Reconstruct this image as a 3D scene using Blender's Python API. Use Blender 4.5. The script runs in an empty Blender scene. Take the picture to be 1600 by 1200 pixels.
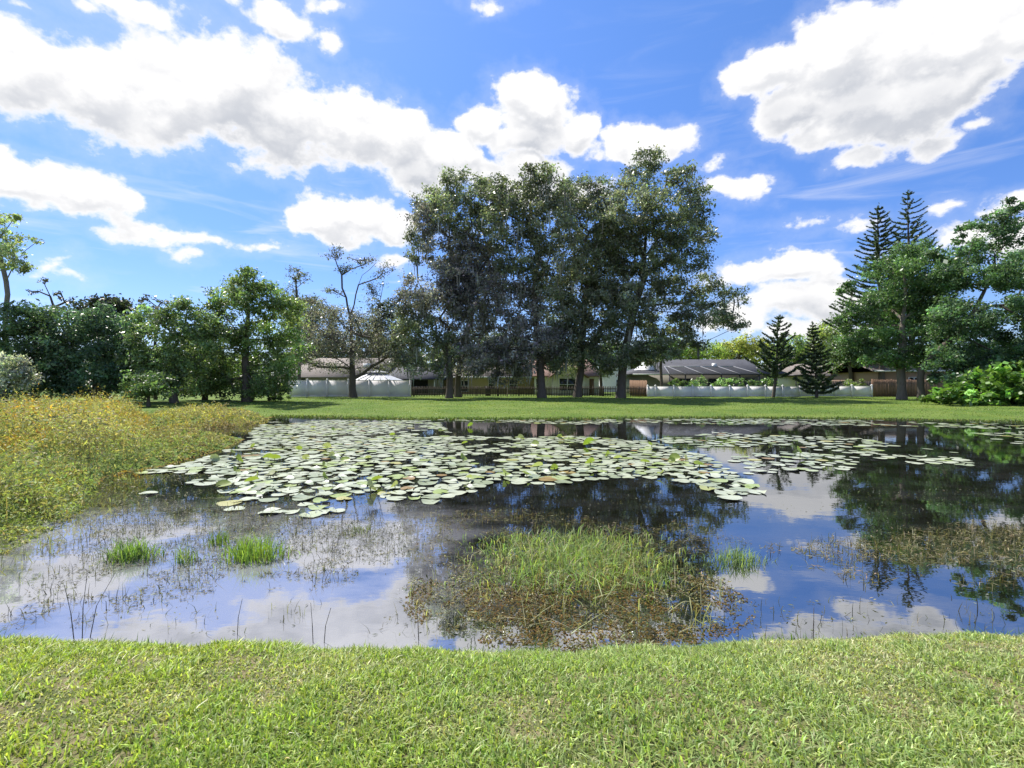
import bpy, math, random
import numpy as np
from mathutils import Vector

random.seed(7)
rng = np.random.default_rng(7)
R = math.radians
C = bpy.context.scene.collection
scene = bpy.context.scene

# ------------------------------------------------------------------ camera
E, F = 2.0, 800.0            # eye height above the water; focal length in photo pixels (1600 wide)
cam_d = bpy.data.cameras.new('camera'); cam = bpy.data.objects.new('camera', cam_d); C.objects.link(cam)
cam.location = (0, 0, E); cam.rotation_euler = (R(90), 0, 0)
cam_d.sensor_width = 36; cam_d.lens = 18.0; cam_d.clip_start = 0.05; cam_d.clip_end = 5000
scene.camera = cam

# ------------------------------------------------------------------ light
SUN_AZ, SUN_EL = R(-48), R(55)       # ahead of the camera, well to its left, high
SKY_STRENGTH = 0.125
scene.view_settings.view_transform = 'Standard'; scene.view_settings.look = 'None'
scene.view_settings.exposure = 0.95; scene.view_settings.gamma = 1.0
scene.view_settings.use_curve_mapping = False
scene.cycles.use_denoising = True
scene.cycles.max_bounces = 8; scene.cycles.transparent_max_bounces = 16
scene.cycles.caustics_reflective = False; scene.cycles.caustics_refractive = False
sd = Vector((math.sin(SUN_AZ)*math.cos(SUN_EL), math.cos(SUN_AZ)*math.cos(SUN_EL), math.sin(SUN_EL)))
sun_d = bpy.data.lights.new('sun', 'SUN'); sun_d.energy = 4.2; sun_d.angle = R(0.53); sun_d.color = (1, .955, .88)
sun = bpy.data.objects.new('sun', sun_d); C.objects.link(sun); sun.location = sd*100
sun.rotation_euler = (-sd).to_track_quat('-Z', 'Y').to_euler()

# ------------------------------------------------------------------ sky with cumulus
world = bpy.data.worlds.new('World'); scene.world = world; world.use_nodes = True
world.cycles.sampling_method = 'MANUAL'; world.cycles.sample_map_resolution = 512
wt = world.node_tree; wt.nodes.clear()

class G:                                   # tiny node helper
    def __init__(s, t): s.t = t
    def n(s, typ, **kw):
        nd = s.t.nodes.new(typ)
        for k, v in kw.items(): setattr(nd, k, v)
        return nd
    def put(s, sock, v):
        if hasattr(v, 'links') and hasattr(v, 'node'): s.t.links.new(v, sock)
        else: sock.default_value = v
    def m(s, op, a, b=0.0, c=None, clamp=False):
        nd = s.n('ShaderNodeMath', operation=op, use_clamp=clamp)
        s.put(nd.inputs[0], a); s.put(nd.inputs[1], b)
        if c is not None: s.put(nd.inputs[2], c)
        return nd.outputs[0]
    def v(s, op, a, b=None, c=None, out=0):
        nd = s.n('ShaderNodeVectorMath', operation=op); s.put(nd.inputs[0], a)
        if b is not None: s.put(nd.inputs[1], b)
        if c is not None: s.put(nd.inputs[2], c)
        return nd.outputs[out]
    def ss(s, x, lo, hi, a=0.0, b=1.0):
        nd = s.n('ShaderNodeMapRange', interpolation_type='SMOOTHSTEP')
        s.put(nd.inputs['Value'], x)
        for k, q in (('From Min', lo), ('From Max', hi), ('To Min', a), ('To Max', b)): s.put(nd.inputs[k], q)
        return nd.outputs['Result']
    def noise(s, vec, scale, detail=4, rough=.5, dist=0.0, out='Fac'):
        nd = s.n('ShaderNodeTexNoise'); s.put(nd.inputs['Vector'], vec)
        nd.inputs['Scale'].default_value = scale; nd.inputs['Detail'].default_value = detail
        nd.inputs['Roughness'].default_value = rough; nd.inputs['Distortion'].default_value = dist
        return nd.outputs[out]
    def mix(s, f, a, b, bt='MIX'):
        nd = s.n('ShaderNodeMix', data_type='RGBA', blend_type=bt)
        s.put(nd.inputs[0], f)
        for i, q in ((6, a), (7, b)):
            s.put(nd.inputs[i], (*q, 1) if isinstance(q, tuple) and len(q) == 3 else q)
        return nd.outputs[2]

# cumulus heaps seen in the photograph, as photo pixels: (x, y, half width, half height)
CLOUDS = [(-60,90,140,70),(40,120,140,85),(150,140,130,95),(260,150,130,100),(360,150,120,100),(440,190,110,80),(540,205,110,72),
 (620,215,60,70),(650,270,60,40),(690,250,50,50),(420,30,60,35),(220,20,80,28),(130,10,50,14),(515,12,30,16),
 (40,295,110,42),(140,310,95,36),(200,320,45,24),
 (520,345,70,42),(560,350,60,48),(610,362,40,30),(480,340,40,22),
 (815,150,55,48),(850,170,55,45),(760,195,40,36),(830,215,80,40),(905,210,35,36),(840,262,70,36),(760,270,40,30),(730,250,40,40),
 (1010,215,60,34),(1070,212,42,24),(975,205,26,24),
 (1200,110,85,52),(1300,80,95,75),(1400,75,120,85),(1500,60,140,80),(1600,40,110,75),(1330,170,105,65),(1420,160,120,70),(1520,110,90,60),(1240,180,75,50),
 (1340,240,60,26),(1470,215,70,26),(1530,190,46,24),(1290,210,60,34),
 (1190,295,40,24),(1130,292,34,12),(1212,300,26,14),
 (1180,430,75,26),(1230,420,70,28),(1285,425,36,26),(1220,475,95,26),(1290,470,60,36),(1160,500,70,24),(1260,515,80,20),
 (1490,322,34,18),(1590,322,46,22),(1520,368,70,26),(1600,372,50,28),
 (95,420,60,17),(320,372,80,14),(230,365,40,14),(420,382,24,10),(620,415,36,16),(170,366,18,8),(300,398,16,8),
 (772,12,24,16),(1130,250,20,8),(60,20,30,8),(510,70,18,20),(850,300,110,30),(100,408,30,12),(345,378,40,10),(290,366,34,9),(60,432,30,9),(1350,350,60,7),(1250,345,50,6),(770,24,12,10)]
def azel(px, py):
    u, v = (px-800)/F, (600-py)/F
    return math.atan2(u, 1), math.atan2(v, math.hypot(u, 1))
cg = bpy.data.node_groups.new('cumulus_field', 'ShaderNodeTree')
cg.interface.new_socket('P', in_out='INPUT', socket_type='NodeSocketVector')
cg.interface.new_socket('D', in_out='OUTPUT', socket_type='NodeSocketFloat')
g = G(cg); gi = g.n('NodeGroupInput'); go = g.n('NodeGroupOutput'); acc = None
for px, py, rx, ry in CLOUDS:
    a, e = azel(px, py); a0, _ = azel(px-rx, py); a1, _ = azel(px+rx, py); _, e0 = azel(px, py+ry); _, e1 = azel(px, py-ry)
    ia, ie = 2/(a1-a0), 2/(e1-e0)
    ln = g.v('LENGTH', g.v('MULTIPLY_ADD', gi.outputs[0], (ia, ie, 0), (-a*ia, -e*ie, 0)), out=1)
    # a small heap is as sharp-edged as a big one: measure the distance outside it in angle, not in radii
    ln = g.m('MULTIPLY', g.m('SUBTRACT', ln, 1.0), min(1.0, 1/ie/.040))
    acc = ln if acc is None else g.m('SMOOTH_MIN', acc, ln, .12)
cg.links.new(acc, go.inputs[0])
g = G(wt)
tc = g.n('ShaderNodeTexCoord'); dirv = tc.outputs['Generated']
sx = g.n('ShaderNodeSeparateXYZ'); g.put(sx.inputs[0], dirv)
el = g.m('ARCSINE', g.m('MAXIMUM', g.m('MINIMUM', sx.outputs[2], 1.0), -1.0))
az = g.m('ARCTAN2', sx.outputs[0], sx.outputs[1])
cb = g.n('ShaderNodeCombineXYZ'); g.put(cb.inputs[0], az); g.put(cb.inputs[1], el)
stretch = g.v('MULTIPLY', dirv, (1, 1, 1.35))
wc = g.v('SUBTRACT', g.noise(stretch, 5.0, 3, .5, out='Color'), (.5, .5, .5))
wf = g.v('SUBTRACT', g.noise(stretch, 17.0, 5, .55, out='Color'), (.5, .5, .5))
uv = g.v('ADD', g.v('MULTIPLY_ADD', wc, (.065, .05, 0), cb.outputs[0]), g.v('MULTIPLY', wf, (.06, .05, 0)))
# the rest of the sky, out of the frame, carries scattered heaps of the same kind
outside = g.m('MAXIMUM', g.ss(g.m('ABSOLUTE', az), .78, .98), g.ss(el, .62, .78))
def cloud_body(p, d, fine=True):
    cover = g.m('MULTIPLY', g.m('SUBTRACT', .56, g.noise(g.v('MULTIPLY', d, (1, 1, 1.33)), 2.6, 7, .55)), 5.0)
    nd = g.n('ShaderNodeMix', data_type='FLOAT'); g.put(nd.inputs[0], outside); g.put(nd.inputs[2], field(p)); g.put(nd.inputs[3], cover)
    a = g.m('SUBTRACT', g.noise(d, 9.0, 7 if fine else 4, .56), .5); b = g.m('SUBTRACT', g.noise(d, 30.0, 6, .6), .5) if fine else 0.0
    return g.m('SUBTRACT', g.m('MULTIPLY_ADD', a, 1.45, g.m('MULTIPLY', b, .75)), nd.outputs[0])
def field(p):
    nd = g.n('ShaderNodeGroup'); nd.node_tree = cg; g.put(nd.inputs[0], p); return nd.outputs[0]
body = cloud_body(uv, stretch)
off = (-.010, 0, .030)
body1 = cloud_body(g.v('ADD', uv, (-.010, .023, 0)), g.v('ADD', stretch, off), True)
body2 = cloud_body(g.v('ADD', uv, (-.03, .07, 0)), g.v('ADD', stretch, (-.03, 0, .09)), False)
dens = g.ss(body, -.10, .24)
veil = g.m('MULTIPLY', g.ss(body, -.55, .15), .14)
cir = g.noise(g.v('MULTIPLY', dirv, (1.2, 1.2, 9.0)), 3.4, 6, .55, .8)
cirrus = g.m('MULTIPLY', g.ss(cir, .50, .78), g.ss(el, .75, .05, 0, .45))
dens = g.m('MAXIMUM', dens, g.m('MAXIMUM', veil, cirrus))
# the side of each billow turned from the sun and the depth of cloud above it dim it
turned = g.ss(g.m('SUBTRACT', body1, body), -.40, .42)
deep = g.ss(body2, -.15, 1.1)
shade = g.m('MULTIPLY', g.m('MULTIPLY_ADD', turned, .62, g.m('MULTIPLY', deep, .58)), g.ss(body, .0, .5), clamp=True)
CLOUD_LIT, CLOUD_DIM = .575, .345        # radiances before exposure
ccol = g.mix(shade, tuple(q/SKY_STRENGTH for q in (CLOUD_LIT, CLOUD_LIT*.99, CLOUD_LIT*.985)), tuple(q/SKY_STRENGTH for q in (CLOUD_DIM*.94, CLOUD_DIM*.98, CLOUD_DIM*1.07)))
sky = g.n('ShaderNodeTexSky', sky_type='NISHITA', sun_disc=False, sun_elevation=SUN_EL, sun_rotation=SUN_AZ)
sky.altitude = 0; sky.air_density = 1.0; sky.dust_density = .3; sky.ozone_density = 2.2
hs = g.n('ShaderNodeHueSaturation'); hs.inputs['Saturation'].default_value = 1.22; hs.inputs['Value'].default_value = 1.0
g.put(hs.inputs['Color'], sky.outputs[0])
hz = g.mix(g.ss(el, 0.0, .75), (.45, .49, .70), (.83, .79, .92))
fin = g.mix(dens, g.v('MULTIPLY', hs.outputs[0], hz), ccol)
bg = g.n('ShaderNodeBackground'); g.put(bg.inputs[0], fin); bg.inputs[1].default_value = SKY_STRENGTH
ow = g.n('ShaderNodeOutputWorld'); wt.links.new(bg.outputs[0], ow.inputs[0])

# ------------------------------------------------------------------ helpers
def tag(o, label=None, cat=None, group=None, kind=None):
    for k, v in (('label', label), ('category', cat), ('group', group), ('kind', kind)):
        if v: o[k] = v
    return o
def empty(name, loc, label=None, cat=None, group=None):
    o = bpy.data.objects.new(name, None); C.objects.link(o); o.location = loc; o.empty_display_size = .3
    return tag(o, label, cat, group)
def mesh_data(name, V, faces, mat=None, col=None, smooth=False):
    V = np.asarray(V, np.float32).reshape(-1, 3); me = bpy.data.meshes.new(name)
    arrs = [np.asarray(f, np.int32) for f in faces if len(f)]
    loops = np.concatenate([a.ravel() for a in arrs]); tot = np.concatenate([np.full(len(a), a.shape[1], np.int32) for a in arrs])
    start = np.concatenate([[0], np.cumsum(tot)[:-1]]).astype(np.int32)
    me.vertices.add(len(V)); me.vertices.foreach_set('co', V.ravel())
    me.loops.add(len(loops)); me.loops.foreach_set('vertex_index', loops)
    me.polygons.add(len(tot)); me.polygons.foreach_set('loop_start', start)
    if smooth: me.polygons.foreach_set('use_smooth', np.ones(len(tot), bool))
    if col is not None:
        at = me.color_attributes.new('col', 'FLOAT_COLOR', 'POINT')
        c4 = np.ones((len(V), 4), np.float32); c4[:, :3] = np.asarray(col).reshape(-1, 3); at.data.foreach_set('color', c4.ravel())
    me.update(calc_edges=True)
    if mat: me.materials.append(mat)
    return me
def obj(name, me, parent=None, loc=None, rot=None):
    o = bpy.data.objects.new(name, me); C.objects.link(o)
    if parent: o.parent = parent
    if loc is not None: o.location = loc
    if rot is not None: o.rotation_euler = rot
    return o
BOXF = np.array([(0,3,2,1),(4,5,6,7),(0,1,5,4),(1,2,6,5),(2,3,7,6),(3,0,4,7)])
def boxes(bs):                     # list of (x0,x1,y0,y1,z0,z1)
    V, Fc = [], []
    for i, (x0,x1,y0,y1,z0,z1) in enumerate(bs):
        V += [(x0,y0,z0),(x1,y0,z0),(x1,y1,z0),(x0,y1,z0),(x0,y0,z1),(x1,y0,z1),(x1,y1,z1),(x0,y1,z1)]; Fc.append(BOXF+8*i)
    return V, np.concatenate(Fc)
def box_obj(name, bs, mat, parent=None, loc=None, rot=None):
    V, Fc = boxes(bs); return obj(name, mesh_data(name, V, [Fc], mat), parent, loc, rot)
def bar(p, q, w, h=None):          # a square bar between two points
    p, q = np.array(p, float), np.array(q, float); d = q-p; d /= np.linalg.norm(d)
    s = np.cross(d, (0,0,1.0)); s = s/np.linalg.norm(s) if np.linalg.norm(s) > 1e-4 else np.array((1.0,0,0)); u = np.cross(s, d)
    h = h or w
    return [c+a*s*w/2+b*u*h/2 for c in (p, q) for a, b in ((-1,-1),(1,-1),(1,1),(-1,1))]
def bars_obj(name, segs, w, mat, parent=None, h=None):
    V, Fc = [], []
    for i, (p, q) in enumerate(segs): V += bar(p, q, w, h); Fc.append(BOXF+8*i)
    return obj(name, mesh_data(name, V, [np.concatenate(Fc)], mat), parent)
def at(px, py, D): return np.array(((px-800)/F*D, D, E-(py-600)/F*D))
def wpx(px, py):                   # photo pixel on the water plane
    D = E*F/(py-600); return ((px-800)/F*D, D)
def smooth(a, b, x):
    t = np.clip((x-a)/(b-a), 0, 1); return t*t*(3-2*t)
def vnoise(x, y, s, seed=0):       # cheap smooth value noise
    x = np.asarray(x)*s+seed*17.3; y = np.asarray(y)*s+seed*9.1
    xi, yi = np.floor(x), np.floor(y); fx, fy = x-xi, y-yi; fx = fx*fx*(3-2*fx); fy = fy*fy*(3-2*fy)
    h = lambda a, b: np.modf(np.abs(np.sin(a*127.1+b*311.7+seed*74.7)*43758.5453))[0]
    return (h(xi,yi)*(1-fx)+h(xi+1,yi)*fx)*(1-fy)+(h(xi,yi+1)*(1-fx)+h(xi+1,yi+1)*fx)*fy
def in_poly(x, y, P):
    P = np.asarray(P); r = np.zeros(np.shape(x), bool); j = len(P)-1
    for i in range(len(P)):
        xi, yi = P[i]; xj, yj = P[j]
        c = ((yi > y) != (yj > y)) & (x < (xj-xi)*(y-yi)/((yj-yi) if yj != yi else 1e-9)+xi); r ^= c; j = i
    return r
def poly_dist(x, y, P):
    P = np.asarray(P); d = np.full(np.shape(x), 1e9)
    for i in range(len(P)):
        a, b = P[i], P[(i+1) % len(P)]; ab = b-a; t = np.clip(((x-a[0])*ab[0]+(y-a[1])*ab[1])/(ab@ab+1e-12), 0, 1)
        d = np.minimum(d, np.hypot(x-a[0]-t*ab[0], y-a[1]-t*ab[1]))
    return d

# ------------------------------------------------------------------ materials
def material(name):
    m = bpy.data.materials.new(name); m.use_nodes = True; t = m.node_tree; t.nodes.clear(); g = G(t)
    out = g.n('ShaderNodeOutputMaterial'); return m, g, out
def plain(name, base, rough=.6, var=.18, scale=6, bump=0.0, bscale=40, spec=.4, dark=None, dscale=1.5, stretch=(1,1,1), metal=0):
    m, g, out = material(name); p = g.n('ShaderNodeBsdfPrincipled'); co = g.n('ShaderNodeTexCoord').outputs['Object']
    co = g.v('MULTIPLY', co, stretch)
    n1 = g.noise(co, scale, 6, .6)
    c = g.mix(n1, tuple(b*(1-var) for b in base), tuple(min(1, b*(1+var)) for b in base))
    if dark: c = g.mix(g.ss(g.noise(co, dscale, 7, .62), .52, .72), c, dark)
    g.put(p.inputs['Base Color'], c); p.inputs['Roughness'].default_value = rough
    p.inputs['Specular IOR Level'].default_value = spec; p.inputs['Metallic'].default_value = metal
    if bump:
        b = g.n('ShaderNodeBump'); b.inputs['Strength'].default_value = .6; b.inputs['Distance'].default_value = bump
        g.put(b.inputs['Height'], g.noise(co, bscale, 5, .6)); g.put(p.inputs['Normal'], b.outputs[0])
    m.node_tree.links.new(p.outputs[0], out.inputs[0]); return m
def leafy(name, trans=.35, rough=.5, spec=.4, tcol=(1.15, 1.3, .55)):
    m, g, out = material(name); a = g.n('ShaderNodeAttribute', attribute_name='col').outputs['Color']
    p = g.n('ShaderNodeBsdfPrincipled'); g.put(p.inputs['Base Color'], a); p.inputs['Roughness'].default_value = rough
    p.inputs['Specular IOR Level'].default_value = spec
    tr = g.n('ShaderNodeBsdfTranslucent'); g.put(tr.inputs[0], g.v('MULTIPLY', a, tcol))
    mx = g.n('ShaderNodeMixShader'); mx.inputs[0].default_value = trans
    g.t.links.new(p.outputs[0], mx.inputs[1]); g.t.links.new(tr.outputs[0], mx.inputs[2]); g.t.links.new(mx.outputs[0], out.inputs[0]); return m
LEAF = leafy('tree_leaf', .42, .38, .6, (1.1, 1.2, .65)); GRASSM = leafy('grass_blade', .45, .45, .4, (1.2, 1.3, .5)); MOSS = leafy('moss', .3, .9, .1, (1,1,.9))
REED = leafy('weed_leaf', .4, .6, .25, (1.16, 1.2, .5))
BARK = plain('bark', (.115,.098,.082), .9, .45, 9, .03, 18, .1, stretch=(1,1,.25))
PALEBARK = plain('pale_bark', (.22,.19,.16), .9, .4, 9, .03, 18, .1, stretch=(1,1,.3))
VINYL = plain('white_vinyl', (.90,.865,.90), .75, .03, 1.2, spec=.15, stretch=(1,1,.4))
OLDWOOD = plain('weathered_wood', (.10,.085,.075), .9, .35, 8, .004, 60, .15, stretch=(1,1,.2))
BROWNWOOD = plain('brown_wood', (.22,.14,.095), .85, .35, 6, .004, 60, .15, dark=(.12,.09,.07), dscale=3, stretch=(1,1,.2))
WHITE = plain('white_paint', (.78,.78,.76), .5, .05, 4, dark=(.6,.59,.55), dscale=1.2)
TAN = plain('tan_stucco', (.50,.40,.25), .9, .08, 12, .006, 90, .2, dark=(.40,.33,.22), dscale=.8)
CREAM = plain('cream_stucco', (.66,.63,.55), .9, .06, 12, .006, 90, .2, dark=(.54,.5,.43), dscale=.8)
PINK = plain('rose_brown_stucco', (.36,.25,.20), .9, .08, 12, .006, 90, .2)
GREY = plain('grey_siding', (.30,.28,.25), .8, .1, 8, .004, 60, .2)
DARKM = plain('dark_bronze_metal', (.035,.033,.032), .45, .2, 5)
BRONZE = plain('weathered_bronze', (.20,.20,.21), .5, .15, 5)
STEEL = plain('grey_metal_roof', (.52,.53,.54), .4, .08, 3, metal=.3)
def shingle(name, a, b):
    m, g, out = material(name); p = g.n('ShaderNodeBsdfPrincipled'); co = g.n('ShaderNodeTexCoord').outputs['Object']
    w = g.n('ShaderNodeTexBrick'); g.put(w.inputs['Vector'], co); w.inputs['Scale'].default_value = 1.0
    s = g.n('ShaderNodeSeparateXYZ'); g.put(s.inputs[0], co); c = g.n('ShaderNodeCombineXYZ')
    g.put(c.inputs[0], s.outputs[0]); g.put(c.inputs[1], g.m('ADD', g.m('MULTIPLY', s.outputs[2], 2.2), 0.0)); g.put(w.inputs['Vector'], c.outputs[0])
    w.inputs['Color1'].default_value = (*a, 1); w.inputs['Color2'].default_value = (*b, 1); w.inputs['Mortar'].default_value = (*[q*.6 for q in a], 1)
    w.inputs['Brick Width'].default_value = .32; w.inputs['Row Height'].default_value = .16; w.inputs['Mortar Size'].default_value = .012
    cc = g.mix(g.ss(g.noise(co, .7, 6, .6), .4, .75), w.outputs[0], tuple(q*1.35 for q in a))
    g.put(p.inputs['Base Color'], cc); p.inputs['Roughness'].default_value = .9; g.t.links.new(p.outputs[0], out.inputs[0]); return m
SH_GREY = shingle('grey_shingles', (.055,.056,.064), (.08,.08,.09)); SH_TAN = shingle('tan_shingles', (.19,.16,.135), (.25,.22,.19))
SH_BROWN = shingle('brown_shingles', (.22,.135,.105), (.28,.18,.14)); SH_DK = shingle('dark_brown_shingles', (.10,.085,.075), (.15,.125,.11))
def glass_mat():
    m, g, out = material('window_glass'); p = g.n('ShaderNodeBsdfPrincipled'); co = g.n('ShaderNodeTexCoord').outputs['Object']
    g.put(p.inputs['Base Color'], g.mix(g.noise(co, 2, 3), (.015,.018,.02), (.05,.055,.06))); p.inputs['Roughness'].default_value = .06
    g.t.links.new(p.outputs[0], out.inputs[0]); return m
GLASS = glass_mat()
def screen_mat():                   # insect screen: a fine mesh one can see through
    m, g, out = material('insect_screen'); d = g.n('ShaderNodeBsdfDiffuse'); d.inputs[0].default_value = (.045,.047,.05,1)
    t = g.n('ShaderNodeBsdfTransparent'); mx = g.n('ShaderNodeMixShader'); co = g.n('ShaderNodeTexCoord').outputs['Object']
    g.put(mx.inputs[0], g.m('MULTIPLY_ADD', g.noise(co, 1.5, 3), .15, .42)); g.t.links.new(t.outputs[0], mx.inputs[1]); g.t.links.new(d.outputs[0], mx.inputs[2])
    g.t.links.new(mx.outputs[0], out.inputs[0]); return m
SCREEN = screen_mat()

# ------------------------------------------------------------------ pond and ground
SHORE = [wpx(*p) for p in [(430,651),(405,659),(330,666),(228,670),(226,683),(330,681),(385,686),(352,702),(300,716),(268,727),(215,736),(168,744),(150,765),
                           (116,784),(66,806),(24,826),(-40,846),(-130,866),(-330,890)]]
SHORE += [(-6.2,3.85),(-4.8,3.86),(-3.9,3.85),(-3.2,3.82),(-2.4,3.79),(-1.7,3.78),(-1.0,3.74),(-.5,3.72),(0,3.70),(.5,3.70),(1.0,3.74),(1.5,3.80),(2.0,3.87),(2.7,3.93),(3.3,3.93),(4.1,3.89),
          (6,3.95),(10,4.3),(18,4.2),(30,4.4),(38,7),(42,14),(40,21),(32,25.4)]
SHORE += [wpx(*p) for p in [(1600,660),(1480,657),(1350,655),(1200,653.5),(1050,653.5),(900,655),(760,656),(640,655),(520,653)]]
SHORE = np.array(SHORE)
_o = []
for i in range(len(SHORE)):                       # a ragged edge along the near bank
    a, b = SHORE[i], SHORE[(i+1) % len(SHORE)]; _o.append(a)
    if a[1] < 4.35 and b[1] < 4.35 and abs(a[0]) < 7:
        for f in (.25, .5, .75): q = a+(b-a)*f; _o.append(q+np.array((0, random.gauss(0, .035))))
SHORE = np.array(_o); NEAR = SHORE[(SHORE[:,1] < 4.4) & (np.abs(SHORE[:,0]) < 8)]; NEAR = NEAR[np.argsort(NEAR[:,0])]; FAR0 = int(np.argmax((SHORE[:,0] > 25) & (SHORE[:,1] > 25)))
def ground_z(x, y):
    x = np.asarray(x, float); y = np.asarray(y, float)
    d = poly_dist(x, y, SHORE); ins = in_poly(x, y, SHORE)
    far = .62*(1-np.exp(-d/8.0)); near = .42*(1-np.exp(-d/.45)); side = .38*(1-np.exp(-d/1.0))
    k = smooth(5.0, 8.0, y); s = smooth(-3.5, -6, x)*(1-smooth(24, 34, y))
    z = near*(1-k)+far*k; z = np.where(k > 0, z*(1-s*k)+side*s*k, z)
    z = z+(vnoise(x, y, .35, 3)-.5)*.10*np.clip(d/3, 0, 1)+(vnoise(x, y, 1.7, 5)-.5)*.03*np.clip(d/.6, 0, 1)
    zi = -1.0*(1-np.exp(-d/2.6))-.02
    mound = np.exp(-(((x-.6)/1.6)**2+((y-5.2)/1.25)**2)**2)
    zi = zi*(1-mound)+(-.07+(vnoise(x, y, 5, 8)-.5)*.06)*mound
    return np.where(ins, zi, z)
def axis(dense0, dense1, step, lo, hi, grow=1.16):
    a = list(np.arange(dense0, dense1, step)); s = step; v = a[-1]
    while v < hi: s = min(s*grow, (hi-lo)/14); v += s; a.append(v)
    s = step; v = a[0]
    while v > lo: s = min(s*grow, (hi-lo)/14); v -= s; a.insert(0, v)
    return np.array(a)
gx = np.unique(np.concatenate([axis(-6.5, 6.5, .12, -900, 900, 1.05)])); gy = np.unique(np.concatenate([axis(.4, 8, .1, -60, 1500, 1.028)]))
X, Y = np.meshgrid(gx, gy); Z = ground_z(X, Y)
nx, ny = len(gx), len(gy); idx = np.arange(nx*ny).reshape(ny, nx)
Fg = np.stack([idx[:-1,:-1], idx[:-1,1:], idx[1:,1:], idx[1:,:-1]], -1).reshape(-1, 4)
def ground_mat():
    m, g, out = material('lawn_and_mud'); p = g.n('ShaderNodeBsdfPrincipled'); co = g.n('ShaderNodeTexCoord').outputs['Object']
    s = g.n('ShaderNodeSeparateXYZ'); g.put(s.inputs[0], co)
    big = g.noise(g.v('MULTIPLY', co, (1,1.6,1)), .22, 7, .6); mid = g.noise(co, 1.7, 6, .65); fine = g.noise(co, 45, 4, .7)
    c = g.mix(g.ss(big, .35, .68), (.095,.165,.028), (.175,.235,.050)); c = g.mix(g.ss(mid, .50, .75, 0, .6), c, (.19,.19,.07))
    c = g.mix(g.ss(fine, .35, .65, 0, .45), c, (.045,.075,.016))
    near = g.ss(s.outputs[1], 4.5, 9.0); c = g.mix(near, g.mix(g.ss(g.noise(co, 6, 6, .65), .42, .6), (.11,.13,.045), (.24,.20,.11)), c)
    mud = g.mix(g.ss(g.noise(co, 2.2, 7, .65), .35, .65), (.075,.048,.020), (.030,.026,.014)); mud = g.mix(g.ss(g.noise(co, 14, 6, .7), .45, .7), mud, (.13,.085,.03))
    bed = g.m('MULTIPLY', g.ss(s.outputs[2], -.30, -.10), g.ss(s.outputs[1], 4.05, 4.3)); mud = g.mix(g.m('MULTIPLY', bed, g.ss(g.noise(co, 3.5, 7, .7), .35, .6)), mud, (.34,.20,.045))
    c = g.mix(g.ss(g.m('ADD', s.outputs[2], g.m('MULTIPLY', mid, .06)), .02, .075), mud, c)
    g.put(p.inputs['Base Color'], c); p.inputs['Roughness'].default_value = .95; p.inputs['Specular IOR Level'].default_value = .15
    b = g.n('ShaderNodeBump'); b.inputs['Strength'].default_value = .8; b.inputs['Distance'].default_value = .06
    g.put(b.inputs['Height'], g.m('ADD', g.noise(co, 22, 5, .7), g.m('MULTIPLY', mid, 1.0))); g.put(p.inputs['Normal'], b.outputs[0])
    g.t.links.new(p.outputs[0], out.inputs[0]); return m
tag(obj('ground', mesh_data('ground', np.stack([X, Y, Z], -1).reshape(-1, 3), [Fg], ground_mat(), smooth=True)), 'mown lawn sloping down all round the pond', None, None, 'structure')
def water_mat():
    m, g, out = material('pond_water'); co = g.n('ShaderNodeTexCoord').outputs['Object']
    gl = g.n('ShaderNodeBsdfGlossy'); gl.inputs['Roughness'].default_value = .012; gl.inputs['Color'].default_value = (.93,.95,1,1)
    tr = g.n('ShaderNodeBsdfTransparent'); tr.inputs[0].default_value = (.78,.70,.48,1)
    di = g.n('ShaderNodeBsdfDiffuse'); di.inputs[0].default_value = (.030,.032,.016,1)
    fr = g.n('ShaderNodeFresnel'); fr.inputs[0].default_value = 6.2
    b = g.n('ShaderNodeBump'); b.inputs['Strength'].default_value = .045; b.inputs['Distance'].default_value = .02
    patch = g.ss(g.noise(co, .35, 4), .42, .62)
    h = g.m('ADD', g.noise(g.v('MULTIPLY', co, (1,1.7,1)), 2.4, 3, .5), g.m('MULTIPLY', g.noise(co, 11, 3, .5), g.m('MULTIPLY', patch, .12)))
    g.put(b.inputs['Height'], h); g.put(gl.inputs['Normal'], b.outputs[0])
    m1 = g.n('ShaderNodeMixShader'); m1.inputs[0].default_value = .2; m2 = g.n('ShaderNodeMixShader')
    g.t.links.new(tr.outputs[0], m1.inputs[1]); g.t.links.new(di.outputs[0], m1.inputs[2])
    g.put(m2.inputs[0], fr.outputs[0]); g.t.links.new(m1.outputs[0], m2.inputs[1]); g.t.links.new(gl.outputs[0], m2.inputs[2])
    # a thin pale film in the left shallows; its colour also paints brighter reflections
    fi = g.n('ShaderNodeBsdfDiffuse'); fi.inputs[0].default_value = (.52,.52,.56,1); s = g.n('ShaderNodeSeparateXYZ'); g.put(s.inputs[0], co)
    zone = g.m('MULTIPLY', g.ss(s.outputs[0], .4, -1.6), g.ss(s.outputs[1], 9.5, 6.5))
    ff = g.m('MULTIPLY', g.ss(g.m('ADD', g.noise(g.v('MULTIPLY', co, (1,1.5,1)), .9, 7, .62), g.m('MULTIPLY', zone, .16)), .36, .70, 0, .26), g.m('MULTIPLY_ADD', zone, .85, .06))
    ff = g.m('MULTIPLY', ff, 1.0)
    m3 = g.n('ShaderNodeMixShader'); g.put(m3.inputs[0], ff); g.t.links.new(m2.outputs[0], m3.inputs[1]); g.t.links.new(fi.outputs[0], m3.inputs[2])
    g.t.links.new(m3.outputs[0], out.inputs[0]); return m
wx = np.linspace(-26, 44, 36); wy = np.linspace(3.4, 36, 18); WX, WY = np.meshgrid(wx, wy); ii = np.arange(36*18).reshape(18, 36)
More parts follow.
